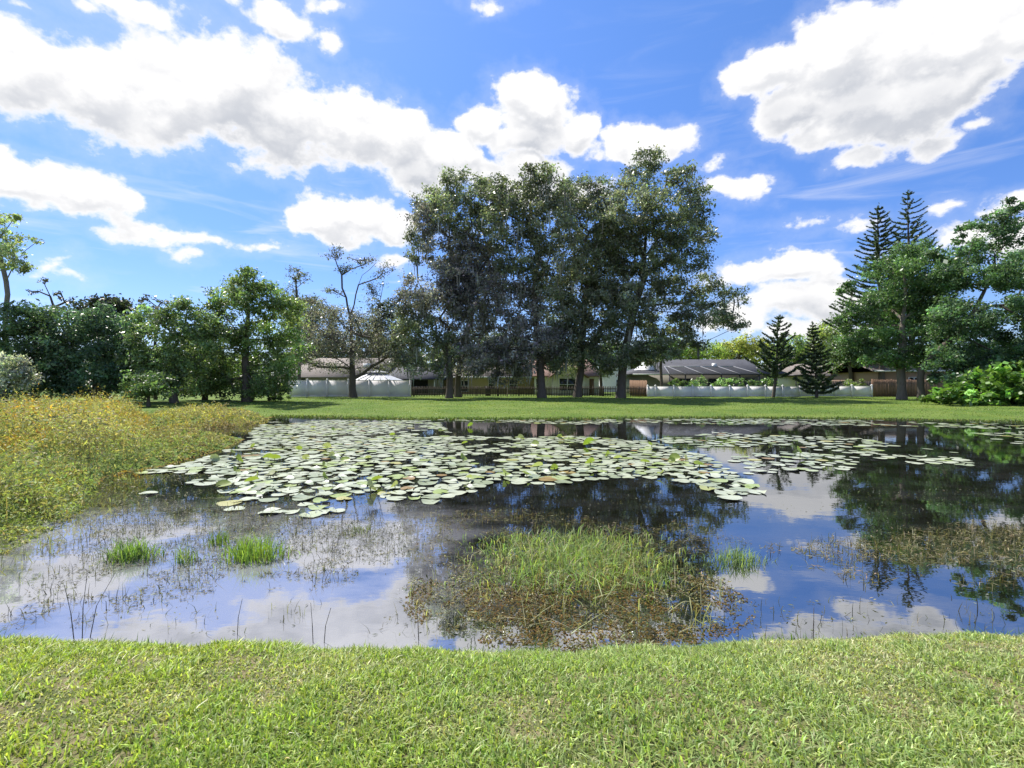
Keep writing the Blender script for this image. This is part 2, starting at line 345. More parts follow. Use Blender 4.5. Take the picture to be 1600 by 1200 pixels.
tag(obj('pond_water', mesh_data('pond_water', np.stack([WX, WY, WX*0], -1).reshape(-1,3), [np.stack([ii[:-1,:-1], ii[:-1,1:], ii[1:,1:], ii[1:,:-1]], -1).reshape(-1,4)], water_mat())),
    'still dark pond water mirroring sky and trees', None, None, 'structure')

# ------------------------------------------------------------------ foliage builders
def rdirs(n, up=0.0):
    v = rng.normal(size=(n, 3)); v[:, 2] += up; return v/np.linalg.norm(v, axis=1, keepdims=True)
def leaf_arrays(P, L, W, N=None, T=None, up=.6):
    n = len(P); N = rdirs(n, up) if N is None else N
    T = rdirs(n) if T is None else T
    T = T-N*np.sum(T*N, 1, keepdims=True); T /= np.linalg.norm(T, axis=1, keepdims=True)+1e-9; B = np.cross(N, T)
    L = np.broadcast_to(L, n)[:, None]; W = np.broadcast_to(W, n)[:, None]
    V = np.stack([P-T*L*.5, P+B*W*.5+N*W*.12, P+T*L*.5, P-B*W*.5+N*W*.12], 1)
    return V.reshape(-1, 3), np.arange(4*n).reshape(n, 4)
def jcol(base, n, amt=.25, hue=.08):
    base = np.broadcast_to(np.asarray(base, float), (n, 3)); k = np.exp(rng.normal(0, amt, (n, 1)))
    return np.clip(base*k*(1+rng.normal(0, hue, (n, 3))), .004, .9)
def blade_arrays(P, H, W, lean=.35, droop=.5, taper=.7, dirs=None):
    """bent grass blades: a quad and a tip triangle each"""
    n = len(P); a = rng.uniform(0, 2*math.pi, n); H = np.broadcast_to(H, n); W = np.broadcast_to(W, n)
    d = np.stack([np.cos(a), np.sin(a), 0*a], 1) if dirs is None else dirs
    f = rng.uniform(0, 2*math.pi, n); s = np.stack([np.cos(f), np.sin(f), 0*f], 1)
    ln = np.abs(rng.normal(0, lean, n))[:, None]; Hc = H[:, None]; up = np.array([[0,0,1.0]])
    m = P+up*Hc*.55/np.sqrt(1+ln**2)+d*Hc*.5*ln; dr = rng.uniform(0, droop, n)[:, None]
    t = m+up*Hc*(.45-.6*dr)/np.sqrt(1+ln**2)+d*Hc*(.45*ln+.55*dr)
    w = W[:, None]*.5
    V = np.stack([P-s*w, P+s*w, m-s*w*taper, m+s*w*taper, t], 1).reshape(-1, 3); b = 5*np.arange(n)[:, None]
    return V, b+np.array([[0,1,3,2]]), b+np.array([[2,3,4]])
class Acc:                          # collects vertex/face batches into one mesh
    def __init__(s): s.V, s.F, s.C, s.n = [], [], [], 0
    def add(s, V, faces, col, per):
        s.V.append(V); s.F += [f+s.n for f in faces]; s.C.append(np.repeat(col, per, 0)); s.n += len(V)
    def leaves(s, P, L, W, col, **k):
        if len(P): V, f = leaf_arrays(P, L, W, **k); s.add(V, [f], col, 4)
    def blades(s, P, H, W, col, **k):
        if len(P): V, q, t = blade_arrays(P, H, W, **k); s.add(V, [q, t], col, 5)
    def build(s, name, mat, parent=None, loc=None):
        by = {}
        for f in s.F: by.setdefault(f.shape[1], []).append(f)
        V = np.concatenate(s.V)
        if loc is not None: V = V-np.asarray(loc)
        return obj(name, mesh_data(name, V, [np.concatenate(v) for v in by.values()], mat, np.concatenate(s.C)), parent)
def tubes(nodes, par, rad, sides=6):
    V, Fc = [], []; ang = np.arange(sides)*2*math.pi/sides; n = 0
    for i, p in enumerate(par):
        if p < 0: continue
        a, b = nodes[p], nodes[i]; d = b-a; L = np.linalg.norm(d)
        if L < 1e-4: continue
        d /= L; s = np.cross(d, (.31,.95,.02)); s /= np.linalg.norm(s); u = np.cross(s, d)
        k = sides if rad[i] > .05 else 4; an = ang if k == sides else np.arange(4)*math.pi/2
        ring = np.cos(an)[:, None]*s+np.sin(an)[:, None]*u
        V.append(a-d*rad[i]*.3+ring*min(rad[p], rad[i]*1.35)); V.append(b+ring*rad[i])
        j = np.arange(k); Fc.append(np.stack([n+j, n+(j+1)%k, n+k+(j+1)%k, n+k+j], 1)); n += 2*k
    return np.concatenate(V), np.concatenate(Fc)
def tree(name, label, cat, base, D, stem, blobs, leaf=.26, dens=1.0, cols=((.05,.075,.03),), R0=.4, depth=.75, moss=0, mosscol=(.27,.27,.24), group=None,
         bark=None, sparse=1.0, twigs=1.0, clump=.75, lw=.5, up=.5, mat=None, flat=.7, flare=1.0, tips=130, nodepth=0.0, limbs=(), rmin=.018, rexp=.62, bright=2.3):
    """base: photo px of the foot; stem: px polyline going up from it; blobs: (px, py, rx, ry[, colour index]) of the crown masses"""
    mat = mat or LEAF; bark = bark or BARK
    bx = (base-800)/F*D; z0 = float(ground_z(bx, D)); root = np.array((bx, D, z0-.05))
    o = empty(name, root, label, cat, group)
    xs = [b[0]-b[2] for b in blobs]+[b[0]+b[2] for b in blobs]; width = (max(xs)-min(xs))/F*D; cxm = (max(xs)+min(xs))/2
    A, AC, AR, AN = [], [], [], []
    for b in blobs:
        px, py, rx, ry = b[:4]; ci = b[4] if len(b) > 4 else 0
        off = (px-cxm)/(.5*(max(xs)-min(xs))+1e-6); half = .5*width*depth*math.sqrt(max(.08, 1-off*off))
        reach = max(0.0, half-.5*(rx+ry)/F*D); dy = random.uniform(-1, 1)*reach+nodepth
        k = (D+dy)/D; c = at(px, py, D); c = np.array((c[0]*k, D+dy, E+(c[2]-E)*k))
        r = np.array((rx/F*D, .5*(rx+ry)/F*D, ry/F*D))
        n = max(4, int(r[0]*r[2]*3.1*2.6*sparse/clump**1.3))
        AN += [1.8*dens*sparse*math.pi*r[0]*r[2]/(.25*leaf*leaf*lw)/n]*n
        q = rdirs(n)*(rng.uniform(.25, 1, (n,1))**.45); P = c+q*r*.95; P += rng.normal(0, .12, P.shape)*r.mean()
        A.append(P); AC += [ci]*n; AR += [min(1.0, r.min()*.9+.15)]*n
    A = np.concatenate(A); AC = np.array(AC); AR = np.array(AR)
    # leaves
    acc = Acc()
    tint = np.exp(rng.normal(0, .34, len(A)))*(.8+.4*vnoise(A[:,0], A[:,2], .35, 4))
    I = np.repeat(np.arange(len(A)), np.maximum(2, rng.poisson(np.array(AN)*np.exp(rng.normal(-.1, .5, len(A))))))
    P = A[I]+rng.normal(0, 1, (len(I), 3))*np.array((1,1,flat))*(clump*.43*AR[I])[:, None]
    P[:, 2] = np.maximum(P[:, 2], z0+.1)
    base_c = bright*np.asarray(cols, float)[AC[I]]*tint[I][:, None]
    S = leaf*np.exp(rng.normal(0, .3, len(I)))
    acc.leaves(P, S, S*lw, jcol(base_c, len(I), .22, .07), up=up)
    acc.build('crown', mat, o, root)
    # trunk and limbs
    nodes = [root.copy()]; par = [-1]
    for q in stem:
        p = at(q[0], q[1], D); p[1] += (q[2] if len(q) > 2 else 0); prev = nodes[-1]
        mid = (prev+p)/2+rng.normal(0, .04, 3)*np.linalg.norm(p-prev)*.5
        nodes.append(mid); par.append(len(nodes)-2); nodes.append(p); par.append(len(nodes)-2)
    for lm in limbs:
        for k, q in enumerate(lm):
            p = at(q[0], q[1], D); p[1] += q[2] if len(q) > 2 else 0
            if k == 0: last = min(range(len(nodes)), key=lambda w: np.linalg.norm(nodes[w]-p)); continue
            prev = nodes[last]; mid = (prev+p)/2+rng.normal(0, .05, 3)*np.linalg.norm(p-prev)
            nodes.append(mid); par.append(last); nodes.append(p); par.append(len(nodes)-2); last = len(nodes)-1
    ns = len(nodes); ncr = min(len(A), int(tips*twigs)); pick = rng.choice(len(A), ncr, replace=False) if ncr < len(A) else np.arange(len(A))
    T = A[pick]; T = T[np.argsort(np.linalg.norm((T-nodes[-1])*np.array((1,1,.8)), axis=1))]
    plen = [0.0]
    for i in range(1, ns): plen.append(plen[par[i]]+np.linalg.norm(nodes[i]-nodes[par[i]]))
    first = max(1, (2*len(stem)+1)//3)
    for t in T:
        N = np.array(nodes); dv = t-N; dist = np.linalg.norm(dv, axis=1)
        cost = dist+.22*np.array(plen)+np.maximum(0, -dv[:, 2])*.8; cost[:first] = 1e9
        j = int(np.argmin(cost)); p = N[j]; L = dist[j]
        if L < .25: continue
        prev = j; k = max(1, min(4, int(L/1.6)))
        for s in range(1, k+1):
            f = s/k; q = p+(t-p)*f; q = q+np.array((0,0,1))*math.sin(f*math.pi)*L*.07
            if s < k: q = q+rng.normal(0, .07, 3)*L/k*1.6
            nodes.append(q); par.append(prev); plen.append(plen[prev]+np.linalg.norm(q-nodes[prev])); prev = len(nodes)-1
    cnt = np.zeros(len(nodes)); kids = np.zeros(len(nodes), int)
    for i in range(len(nodes)):
        if par[i] >= 0: kids[par[i]] += 1
    for i in range(len(nodes)-1, -1, -1):
        if kids[i] == 0: cnt[i] += 1
        if par[i] >= 0: cnt[par[i]] += cnt[i]
    rad = np.maximum(R0*(cnt/max(cnt[0], 1))**rexp, rmin*D/50); rad[0] = R0*1.45*flare; rad[1] = max(rad[1], R0*1.05)
    V, Fc = tubes(nodes, par, rad, 8)
    obj('trunk', mesh_data('trunk', V-root, [Fc], bark, smooth=True), o)
    if moss:
        low = A[rng.choice(len(A), min(len(A), moss), replace=moss > len(A))]; M = Acc(); k = rng.integers(3, 8, len(low)); I = np.repeat(np.arange(len(low)), k)
        P = low[I]+rng.normal(0, .28, (len(I), 3)); L = rng.uniform(.25, 1.0, len(I))**1.3*1.9; P[:, 2] -= .2
        L = np.minimum(L, np.maximum(.2, P[:,2]-z0-1.0)); w = rng.uniform(.03, .10, len(I))
        f = rng.uniform(0, 6.28, len(I)); s = np.stack([np.cos(f), np.sin(f), 0*f], 1)*w[:, None]; dn = np.zeros_like(P); dn[:, 2] = -L
        j1 = rng.normal(0, .07, P.shape); Vv = np.stack([P-s*.4, P+s*.4, P+dn*.5-s+j1, P+dn*.5+s+j1, P+dn+j1*1.5], 1).reshape(-1,3); b = 5*np.arange(len(I))[:, None]
        M.add(Vv, [b+np.array([[0,1,3,2]]), b+np.array([[2,3,4]])], jcol(mosscol, len(I), .25, .04), 5)
        mo = M.build('hanging_moss', MOSS, o, root); mo['kind'] = 'stuff'
    return o
def pine(name, label, base, D, top_py, foot_py, half_px, tiers, lean=0.0, sparse=1.0, col=(.075,.108,.055), start=.12, group=None, droop=.0, hole=0.0):
    """a Norfolk Island pine: whorls of rope-like branches in tiers"""
    bx = (base-800)/F*D; z0 = float(ground_z(bx, D)); root = np.array((bx, D, z0-.05)); top = at(base+lean, top_py, D); H = top[2]-root[2]
    o = empty(name, root, label, 'pine tree', group); hw = half_px/F*D
    nodes = [root]; par = [-1]; n = 10
    for i in range(1, n+1):
        f = i/n; nodes.append(root+(top-root)*f+np.array((math.sin(f*5)*.03*hw, 0, 0))); par.append(i-1)
    rad = [max(.02, .018*H*(1-i/n)+.025) for i in range(n+1)]; acc = Acc()
    for t in range(tiers):
        f = start+(1-start)*(t/(tiers-.2))**.93; c = root+(top-root)*f
        Lb = hw*((1-f)/(1-start))**.72*1.02+.12; m = random.choice((5,6,6)); a0 = random.uniform(0, 6.28)
        for k in range(m):
            if random.random() < hole: continue
            a = a0+k*6.283/m+random.uniform(-.15,.15); L = Lb*random.uniform(.55, 1.15); d = np.array((math.cos(a), math.sin(a), 0))
            steps = 4; prev = c; pi = min(range(len(nodes[:n+1])), key=lambda q: np.linalg.norm(nodes[q]-c)); pts = [c]
            for s in range(1, steps+1):
                u = s/steps; q = c+d*L*u+np.array((0,0,1))*L*((.16-droop)*u-.30*u*(1-u)+.16*u*u)
                if s == 1: nodes.append(c.copy()); par.append(pi); rad.append(.02)
                nodes.append(q); par.append(len(nodes)-2); rad.append(max(.012, .03*(1-u)*L/1.5)); pts.append(q)
            nl = int(46*sparse*max(1.0, L/.9)); u = rng.uniform(.12, 1, nl); k4 = np.minimum((u*steps).astype(int), steps-1); pt = np.array(pts)
            P = pt[k4]+(pt[k4+1]-pt[k4])*((u*steps)-k4)[:, None]; side = np.array((-d[1], d[0], 0)); sg = rng.choice((-1,1), nl)[:, None]
            T = side*sg*.55+d*rng.uniform(.4,.9,(nl,1))+np.array((0,0,1))*rng.uniform(.15,.7,(nl,1))
            ll = rng.uniform(.28,.5,nl)*(.55+.6*L/hw); T /= np.linalg.norm(T, axis=1, keepdims=True)
            acc.leaves(P+T*ll[:, None]*.4, ll*1.15, ll*.34, jcol(col, nl, .3, .06), T=T)
    P = top+rng.normal(0, 1, (14,3))*np.array((.08,.08,.18)); acc.leaves(P, .3, .08, jcol(col, 14), T=np.repeat([[0,0,1.0]], 14, 0)+rng.normal(0,.4,(14,3)))
    acc.build('crown', LEAF, o, root); V, Fc = tubes(nodes, par, rad, 6); obj('trunk', mesh_data('trunk', V-root, [Fc], BARK, smooth=True), o); return o

# ------------------------------------------------------------------ houses
def gz(px, D): return float(ground_z((px-800)/F*D, D))
def window(parent, x0, x1, y, z0, z1, cols=1, rows=1, fmat=None):
    """on a wall facing -y at depth y"""
    fw = .07; fmat = fmat or WHITE; xc = [x0+(x1-x0)*i/cols for i in range(cols+1)]; zc = [z0+(z1-z0)*i/rows for i in range(rows+1)]
    bs = [(x0-fw, x1+fw, y-.06, y+.02, z1, z1+fw), (x0-fw, x1+fw, y-.09, y+.02, z0-fw, z0), (x0-fw, x0, y-.06, y+.02, z0, z1), (x1, x1+fw, y-.06, y+.02, z0, z1)]
    for x in xc[1:-1]: bs.append((x-.05, x+.05, y-.055, y+.02, z0, z1))
    for z in zc[1:-1]:
        for i in range(cols): bs.append((xc[i]+(.05 if i else 0), xc[i+1]-(.05 if i < cols-1 else 0), y-.05, y+.02, z-.025, z+.025))
    w = box_obj('window', [(x0, x1, y-.012, y+.004, z0, z1)], GLASS, parent); box_obj('frame', bs, fmat, w); return w
def hip_roof(name, x0, x1, y0, y1, ze, zr, hx0, hx1, mat, parent, th=.16, over=.5):
    """ridge along x; hx0 / hx1: how far the ridge is drawn in at each end (0 = gable)"""
    x0 -= over; x1 += over; y0 -= over; y1 += over; ym = (y0+y1)/2
    V = [(x0,y0,ze),(x1,y0,ze),(x1,y1,ze),(x0,y1,ze),(x0+hx0,ym,zr),(x1-hx1,ym,zr)]; V += [(a,b,c-th) for a,b,c in V]
    quads = [(0,1,5,4),(2,3,4,5),(6,10,11,7),(8,11,10,9),(0,6,7,1),(2,8,9,3)]; tri = [(1,2,5),(3,0,4)]; tri += [(7,11,8),(9,10,6)]
    quads += [(1,7,8,2),(3,9,6,0)]
    return obj(name, mesh_data(name, V, [np.array(quads), np.array(tri)], mat), parent)
def gable_wall(name, x0, x1, y0, y1, z0, ze, zr, mat, parent):   # body of a house whose ridge runs along x, with gable ends
    ym = (y0+y1)/2
    V = [(x0,y0,z0),(x1,y0,z0),(x1,y1,z0),(x0,y1,z0),(x0,y0,ze),(x1,y0,ze),(x1,y1,ze),(x0,y1,ze),(x0,ym,zr),(x1,ym,zr)]
    return obj(name, mesh_data(name, V, [np.array([(0,3,2,1),(0,1,5,4),(2,3,7,6)]), np.array([(1,2,6,9,5),(3,0,4,8,7)])], mat), parent)
def X_(px, D): return (px-800)/F*D
def Z_(py, D): return E-(py-600)/F*D
# house behind the plain white fence: long tan roof
D = 67; h = empty('house', (X_(560,D), D, gz(560,D)), 'low house with long tan shingle roof behind the tall white fence and bare tree', 'house'); L0 = np.array(h.location)
def rel(bs): return [(a-L0[0], b-L0[0], c-L0[1], d-L0[1], e-L0[2], f-L0[2]) for a,b,c,d,e,f in bs]
def houseA():
    gable_wall('wall', X_(450,D)-L0[0], X_(690,D)-L0[0], 0, 9, -.1, Z_(589,D)-L0[2], Z_(560,D)-.35-L0[2], GREY, h)
    r = hip_roof('roof', X_(445,D)-L0[0], X_(600,D)-L0[0], -.6, 9, Z_(589,D)-L0[2], Z_(557,D)-L0[2], 3.2, 0, SH_TAN, h)
    hip_roof('porch_roof', X_(602,D)-L0[0], X_(688,D)-L0[0], -1.5, 8, Z_(592,D)-L0[2], Z_(572,D)-L0[2], 0, 2.6, SH_GREY, h)
    box_obj('skylight', [(X_(562,D)-L0[0], X_(572,D)-L0[0], 1.6, 2.5, Z_(572,D)-L0[2]-.3, Z_(568,D)-L0[2]+.1)], WHITE, r)
    window(h, X_(459,D)-L0[0], X_(477,D)-L0[0], 0, Z_(603,D)-L0[2], Z_(591,D)-L0[2], 2, 1)
    window(h, X_(520,D)-L0[0], X_(538,D)-L0[0], 0, Z_(606,D)-L0[2], Z_(593,D)-L0[2], 2, 1)
    d = box_obj('sliding_door', [(X_(645,D)-L0[0], X_(668,D)-L0[0], -.03, .03, -.05, 2.05)], GLASS, h)
    box_obj('frame', [(X_(645,D)-L0[0]-.06, X_(645,D)-L0[0], -.06, .04, -.05, 2.1), (X_(656,D)-L0[0], X_(656,D)-L0[0]+.06, -.06, .04, -.05, 2.1), (X_(668,D)-L0[0], X_(668,D)-L0[0]+.06, -.06, .04, -.05, 2.1)], DARKM, d)
    for px in (604, 630, 682): box_obj('post', [(X_(px,D)-L0[0]-.06, X_(px,D)-L0[0]+.06, -1.75, -1.63, -.1, Z_(592,D)-L0[2]-.15)], WHITE, h)
houseA()
# gazebo
D = 61; gb = empty('gazebo', (X_(590,D), D, gz(590,D)), 'backyard gazebo with two-tier ribbed grey metal roof peeking over the white fence', 'gazebo')
gzr = gb.location.z; ze, zm, zt = Z_(594,D)-gzr, Z_(584.5,D)-gzr, Z_(580,D)-gzr; hw = 34/F*D
def pyramid(name, hw0, hw1, z0, z1, mat, parent, ribs=6):
    V = [(sx*hw0, sy*hw0*.8, z0) for sx, sy in ((-1,-1),(1,-1),(1,1),(-1,1))]+[(sx*hw1, sy*hw1*.8, z1) for sx, sy in ((-1,-1),(1,-1),(1,1),(-1,1))]
    o = obj(name, mesh_data(name, V, [BOXF[1:]], mat), parent); seg = []
    for i in range(1, ribs): f = -1+2*i/ribs; seg.append(((f*hw0, -hw0*.8-.01, z0+.03), (f*hw1, -hw1*.8-.01, z1+.03)))
    bars_obj('rib', seg, .05, mat, o); return o
pyramid('roof', hw, hw*.36, ze, zm, STEEL, gb); pyramid('upper_roof', hw*.44, .1, zm+.22, zt+.1, STEEL, gb, 4)
for sy in (-.74, .74): box_obj('eave_beam', [(-hw*.94, hw*.94, hw*(sy-.04), hw*(sy+.04), ze-.22, ze-.01)], DARKM, gb)
for sx in (-1, 1):
    for sy in (-1, 1): box_obj('post', [(sx*hw*.88-.07, sx*hw*.88+.07, sy*hw*.7-.07, sy*hw*.7+.07, -.1, ze-.22)], DARKM, gb)
# tan house behind the picket fence
D = 69; h = empty('house', (X_(770,D), D, gz(770,D)), 'tan stucco house with dark brown roof behind the picket fence and mossy oaks', 'house'); L0 = np.array(h.location)
x0, x1 = X_(688,D)-L0[0], X_(840,D)-L0[0]
gable_wall('wall', x0+.5, x1, 0, 9, -.1, Z_(589,D)-L0[2], Z_(572,D)-L0[2]-.3, TAN, h)
hip_roof('roof', x0, x1, -.3, 9, Z_(588.5,D)-L0[2], Z_(566,D)-L0[2], 4, 0, SH_DK, h)
box_obj('fascia', [(x0-.5, x1+.5, -.86, -.82, Z_(590.5,D)-L0[2], Z_(588.4,D)-L0[2])], WHITE, h)
for a, b, c, d in ((721,731,611,595), (764,773,607,592), (796,808,608,594)): window(h, X_(a,D)-L0[0], X_(b,D)-L0[0], 0, Z_(c,D)-L0[2], Z_(d,D)-L0[2], 1, 2)
# cream house with the red-brown roof
D = 66; h = empty('house', (X_(890,D), D, gz(890,D)), 'cream house with reddish brown roof and white double window between two oak trunks', 'house'); L0 = np.array(h.location)
x0, x1 = X_(836,D)-L0[0], X_(936,D)-L0[0]
gable_wall('wall', x0, x1, 0, 10, -.1, Z_(588,D)-L0[2], Z_(565,D)-L0[2]-.3, CREAM, h)
rf = hip_roof('roof', x0, x1, 0, 10, Z_(587,D)-L0[2], Z_(559,D)-L0[2], 0, 1.4, SH_BROWN, h)
# front gable
gx0, gx1 = X_(862,D)-L0[0], X_(912,D)-L0[0]; gm = (gx0+gx1)/2; zee, zap = Z_(588,D)-L0[2], Z_(571,D)-L0[2]
obj('front_gable', mesh_data('front_gable', [(gx0,-1.2,-.1),(gx1,-1.2,-.1),(gx1,-1.2,zee),(gm,-1.2,zap),(gx0,-1.2,zee),(gx0,0.02,-.1),(gx1,0.02,-.1),(gx1,0.02,zee),(gx0,.02,zee)],
    [np.array([(0,1,2,3,4)]), np.array([(1,6,7,2),(5,0,4,8)])], CREAM), h)
obj('gable_roof', mesh_data('gable_roof', [(gx0-.5,-1.6,zee-.25),(gm,-1.6,zap+.05),(gx1+.5,-1.6,zee-.25),(gx0-.5,3.5,zee-.25),(gm,3.5,zap+.05),(gx1+.5,3.5,zee-.25),
    (gx0-.5,-1.6,zee-.12),(gm,-1.6,zap+.2),(gx1+.5,-1.6,zee-.12),(gx0-.5,3.5,zee-.12),(gm,3.5,zap+.2),(gx1+.5,3.5,zee-.12)],
    [np.array([(0,3,4,1),(1,4,5,2),(6,7,10,9),(7,8,11,10),(0,1,7,6),(1,2,8,7),(0,6,9,3),(2,5,11,8)])], SH_BROWN), h)
window(h, X_(873,D)-L0[0], X_(897,D)-L0[0], -1.2, Z_(610,D)-L0[2], Z_(591.5,D)-L0[2], 2, 2)
window(h, X_(838,D)-L0[0], X_(846,D)-L0[0], 0, Z_(610,D)-L0[2], Z_(592,D)-L0[2], 1, 2)
box_obj('door', [(X_(921,D)-L0[0], X_(928,D)-L0[0], -.03, .02, -.05, 2.05)], BROWNWOOD, h)
# far white gable between the trunks
D = 90; h = empty('house', (X_(972,D), D, gz(972,D)), 'small bright white gable end far off between two oak trunks', 'house'); L0 = np.array(h.location); w = 26/F*D
V = [(-w,0,-.1),(w,0,-.1),(w,0,Z_(585,D)-L0[2]),(0,0,Z_(560,D)-L0[2]),(-w,0,Z_(585,D)-L0[2])]; V += [(a,9,c) for a,b,c in V]
obj('wall', mesh_data('wall', V, [np.array([(0,1,2,3,4),(9,8,7,6,5)]), np.array([(1,6,7,2),(5,0,4,9)])], WHITE), h)
zz = Z_(585,D)-L0[2]-.2; za = Z_(560,D)-L0[2]+.02
obj('roof', mesh_data('roof', [(-w-.4,-.4,zz),(0,-.4,za),(w+.4,-.4,zz),(-w-.4,9.4,zz),(0,9.4,za),(w+.4,9.4,zz),(-w-.4,-.4,zz+.15),(0,-.4,za+.15),(w+.4,-.4,zz+.15),(-w-.4,9.4,zz+.15),(0,9.4,za+.15),(w+.4,9.4,zz+.15)],
    [np.array([(0,3,4,1),(1,4,5,2),(6,7,10,9),(7,8,11,10),(0,1,7,6),(1,2,8,7),(0,6,9,3),(2,5,11,8)])], SH_GREY), h)
window(h, -1.0, .2, 0, 1.0, 2.1, 1, 2)
# grey-roofed house with the pool screen
D = 70; h = empty('house', (X_(1100,D), D, gz(1100,D)), 'house with charcoal hip roof and white gable behind the low white fence', 'house'); L0 = np.array(h.location)
x0, x1 = X_(992,D)-L0[0], X_(1222,D)-L0[0]
box_obj('wall', [(x0+.6, x1-.6, 0, 10, -.1, Z_(585,D)-L0[2]-.1)], GREY, h)
rf = hip_roof('roof', x0, x1, -.4, 10, Z_(583.5,D)-L0[2], Z_(559,D)-L0[2], 5.5, 3.5, SH_GREY, h)
a0, a1, am = X_(1002,D)-L0[0], X_(1024,D)-L0[0], X_(1020,D)-L0[0]
obj('gable', mesh_data('gable', [(a0,.4,Z_(578,D)-L0[2]),(a1,.4,Z_(578,D)-L0[2]),(am,.4,Z_(561,D)-L0[2]),(a0,4.6,Z_(578,D)-L0[2]),(a1,4.6,Z_(578,D)-L0[2]),(am,4.6,Z_(561,D)-L0[2])],
    [np.array([(0,1,2),(5,4,3)]), np.array([(1,4,5,2),(3,0,2,5)])], WHITE), h)
box_obj('fascia', [(x0-.5, X_(1050,D)-L0[0], -.96, -.92, Z_(586,D)-L0[2], Z_(584,D)-L0[2])], WHITE, h)
box_obj('vent', [(X_(1122,D)-L0[0], X_(1127,D)-L0[0], 1.6, 2.2, Z_(573,D)-L0[2]-.2, Z_(569,D)-L0[2]+.2)], WHITE, rf)
for a, b in ((1062,1082), (1108,1128), (1160,1178)): window(h, X_(a,D)-L0[0], X_(b,D)-L0[0], 0, .1, 2.1, 2, 1, DARKM)
D = 63; pc = empty('pool_enclosure', (X_(1115,D), D, gz(1115,D)), 'dark framed pool screen enclosure built on the charcoal roofed house', 'pool enclosure'); L0 = np.array(pc.location)
xa = [X_(q,D)-L0[0] for q in (1046,1071,1098,1127,1156,1186)]; xt = [X_(q,D)-L0[0] for q in (1068,1064,1093,1120,1150,1176)]
zl, zh = Z_(585,D)-L0[2], Z_(574,D)-L0[2]+.25; yd = 5.5; xt[0] = xt[1]-.4
for i in range(5):
    obj('roof_screen', mesh_data('roof_screen', [(xa[i],0,zl),(xa[i+1],0,zl),(xt[i+1],yd,zh),(xt[i],yd,zh)], [np.array([(0,1,2,3)])], SCREEN), pc)
    obj('wall_screen', mesh_data('wall_screen', [(xa[i],0,0),(xa[i+1],0,0),(xa[i+1],0,zl-.1),(xa[i],0,zl-.1)], [np.array([(0,1,2,3)])], SCREEN), pc)
for i in range(6):
    box_obj('post', [(xa[i]-.06, xa[i]+.06, -.06, .06, -.1, zl-.1)], DARKM, pc)
    bars_obj('rafter', [((xa[i],-.05,zl+.05), (xt[i],yd,zh+.05))], .10, BRONZE, pc)
box_obj('beam', [(xa[0]-.1, xa[-1]+.1, -.09, .09, zl-.1, zl+.04)], DARKM, pc); box_obj('beam', [(xt[0], xt[-1], yd-.06, yd+.06, zh-.02, zh+.1)], STEEL, pc)
box_obj('chair_rail', [(xa[0], xa[-1], -.05, .05, .9, 1.0)], DARKM, pc)
# houses further right
D = 76; h = empty('house', (X_(1270,D), D, gz(1270,D)), 'white walled house with tan roof showing behind two small pines', 'house'); L0 = np.array(h.location)
x0, x1 = X_(1232,D)-L0[0], X_(1342,D)-L0[0]
gable_wall('wall', x0, x1, 0, 9, -.1, Z_(588,D)-L0[2], Z_(571,D)-L0[2]-.3, WHITE, h); hip_roof('roof', x0, x1, 0, 9, Z_(587,D)-L0[2], Z_(567,D)-L0[2], 0, 3, SH_TAN, h)
box_obj('awning', [(X_(1224,D)-L0[0], X_(1246,D)-L0[0], -3.2, -.2, Z_(588,D)-L0[2], Z_(586,D)-L0[2])], DARKM, h)
for px in (1226, 1244): box_obj('awning_post', [(X_(px,D)-L0[0]-.05, X_(px,D)-L0[0]+.05, -3.1, -3.0, -.1, Z_(588,D)-L0[2])], DARKM, h)
window(h, X_(1262,D)-L0[0], X_(1272,D)-L0[0], 0, 1.0, 2.1, 1, 2); window(h, X_(1300,D)-L0[0], X_(1312,D)-L0[0], 0, 1.0, 2.1, 2, 1)
D = 64; h = empty('house', (X_(1430,D), D, gz(1430,D)), 'rose brown house with pale roof edge under the spreading oaks', 'house'); L0 = np.array(h.location)
x0, x1 = X_(1368,D)-L0[0], X_(1520,D)-L0[0]
gable_wall('wall', x0, x1, 0, 9, -.1, Z_(580,D)-L0[2], Z_(563,D)-L0[2]-.3, PINK, h); hip_roof('roof', x0, x1, 0, 9, Z_(579,D)-L0[2], Z_(560,D)-L0[2], 0, 3, SH_TAN, h)
box_obj('fascia', [(x0-.5, x1+.5, -.56, -.52, Z_(581,D)-L0[2], Z_(578.5,D)-L0[2])], WHITE, h)
window(h, X_(1420,D)-L0[0], X_(1436,D)-L0[0], 0, 1.0, 2.2, 2, 1); window(h, X_(1455,D)-L0[0], X_(1466,D)-L0[0], 0, 1.0, 2.2, 1, 2)

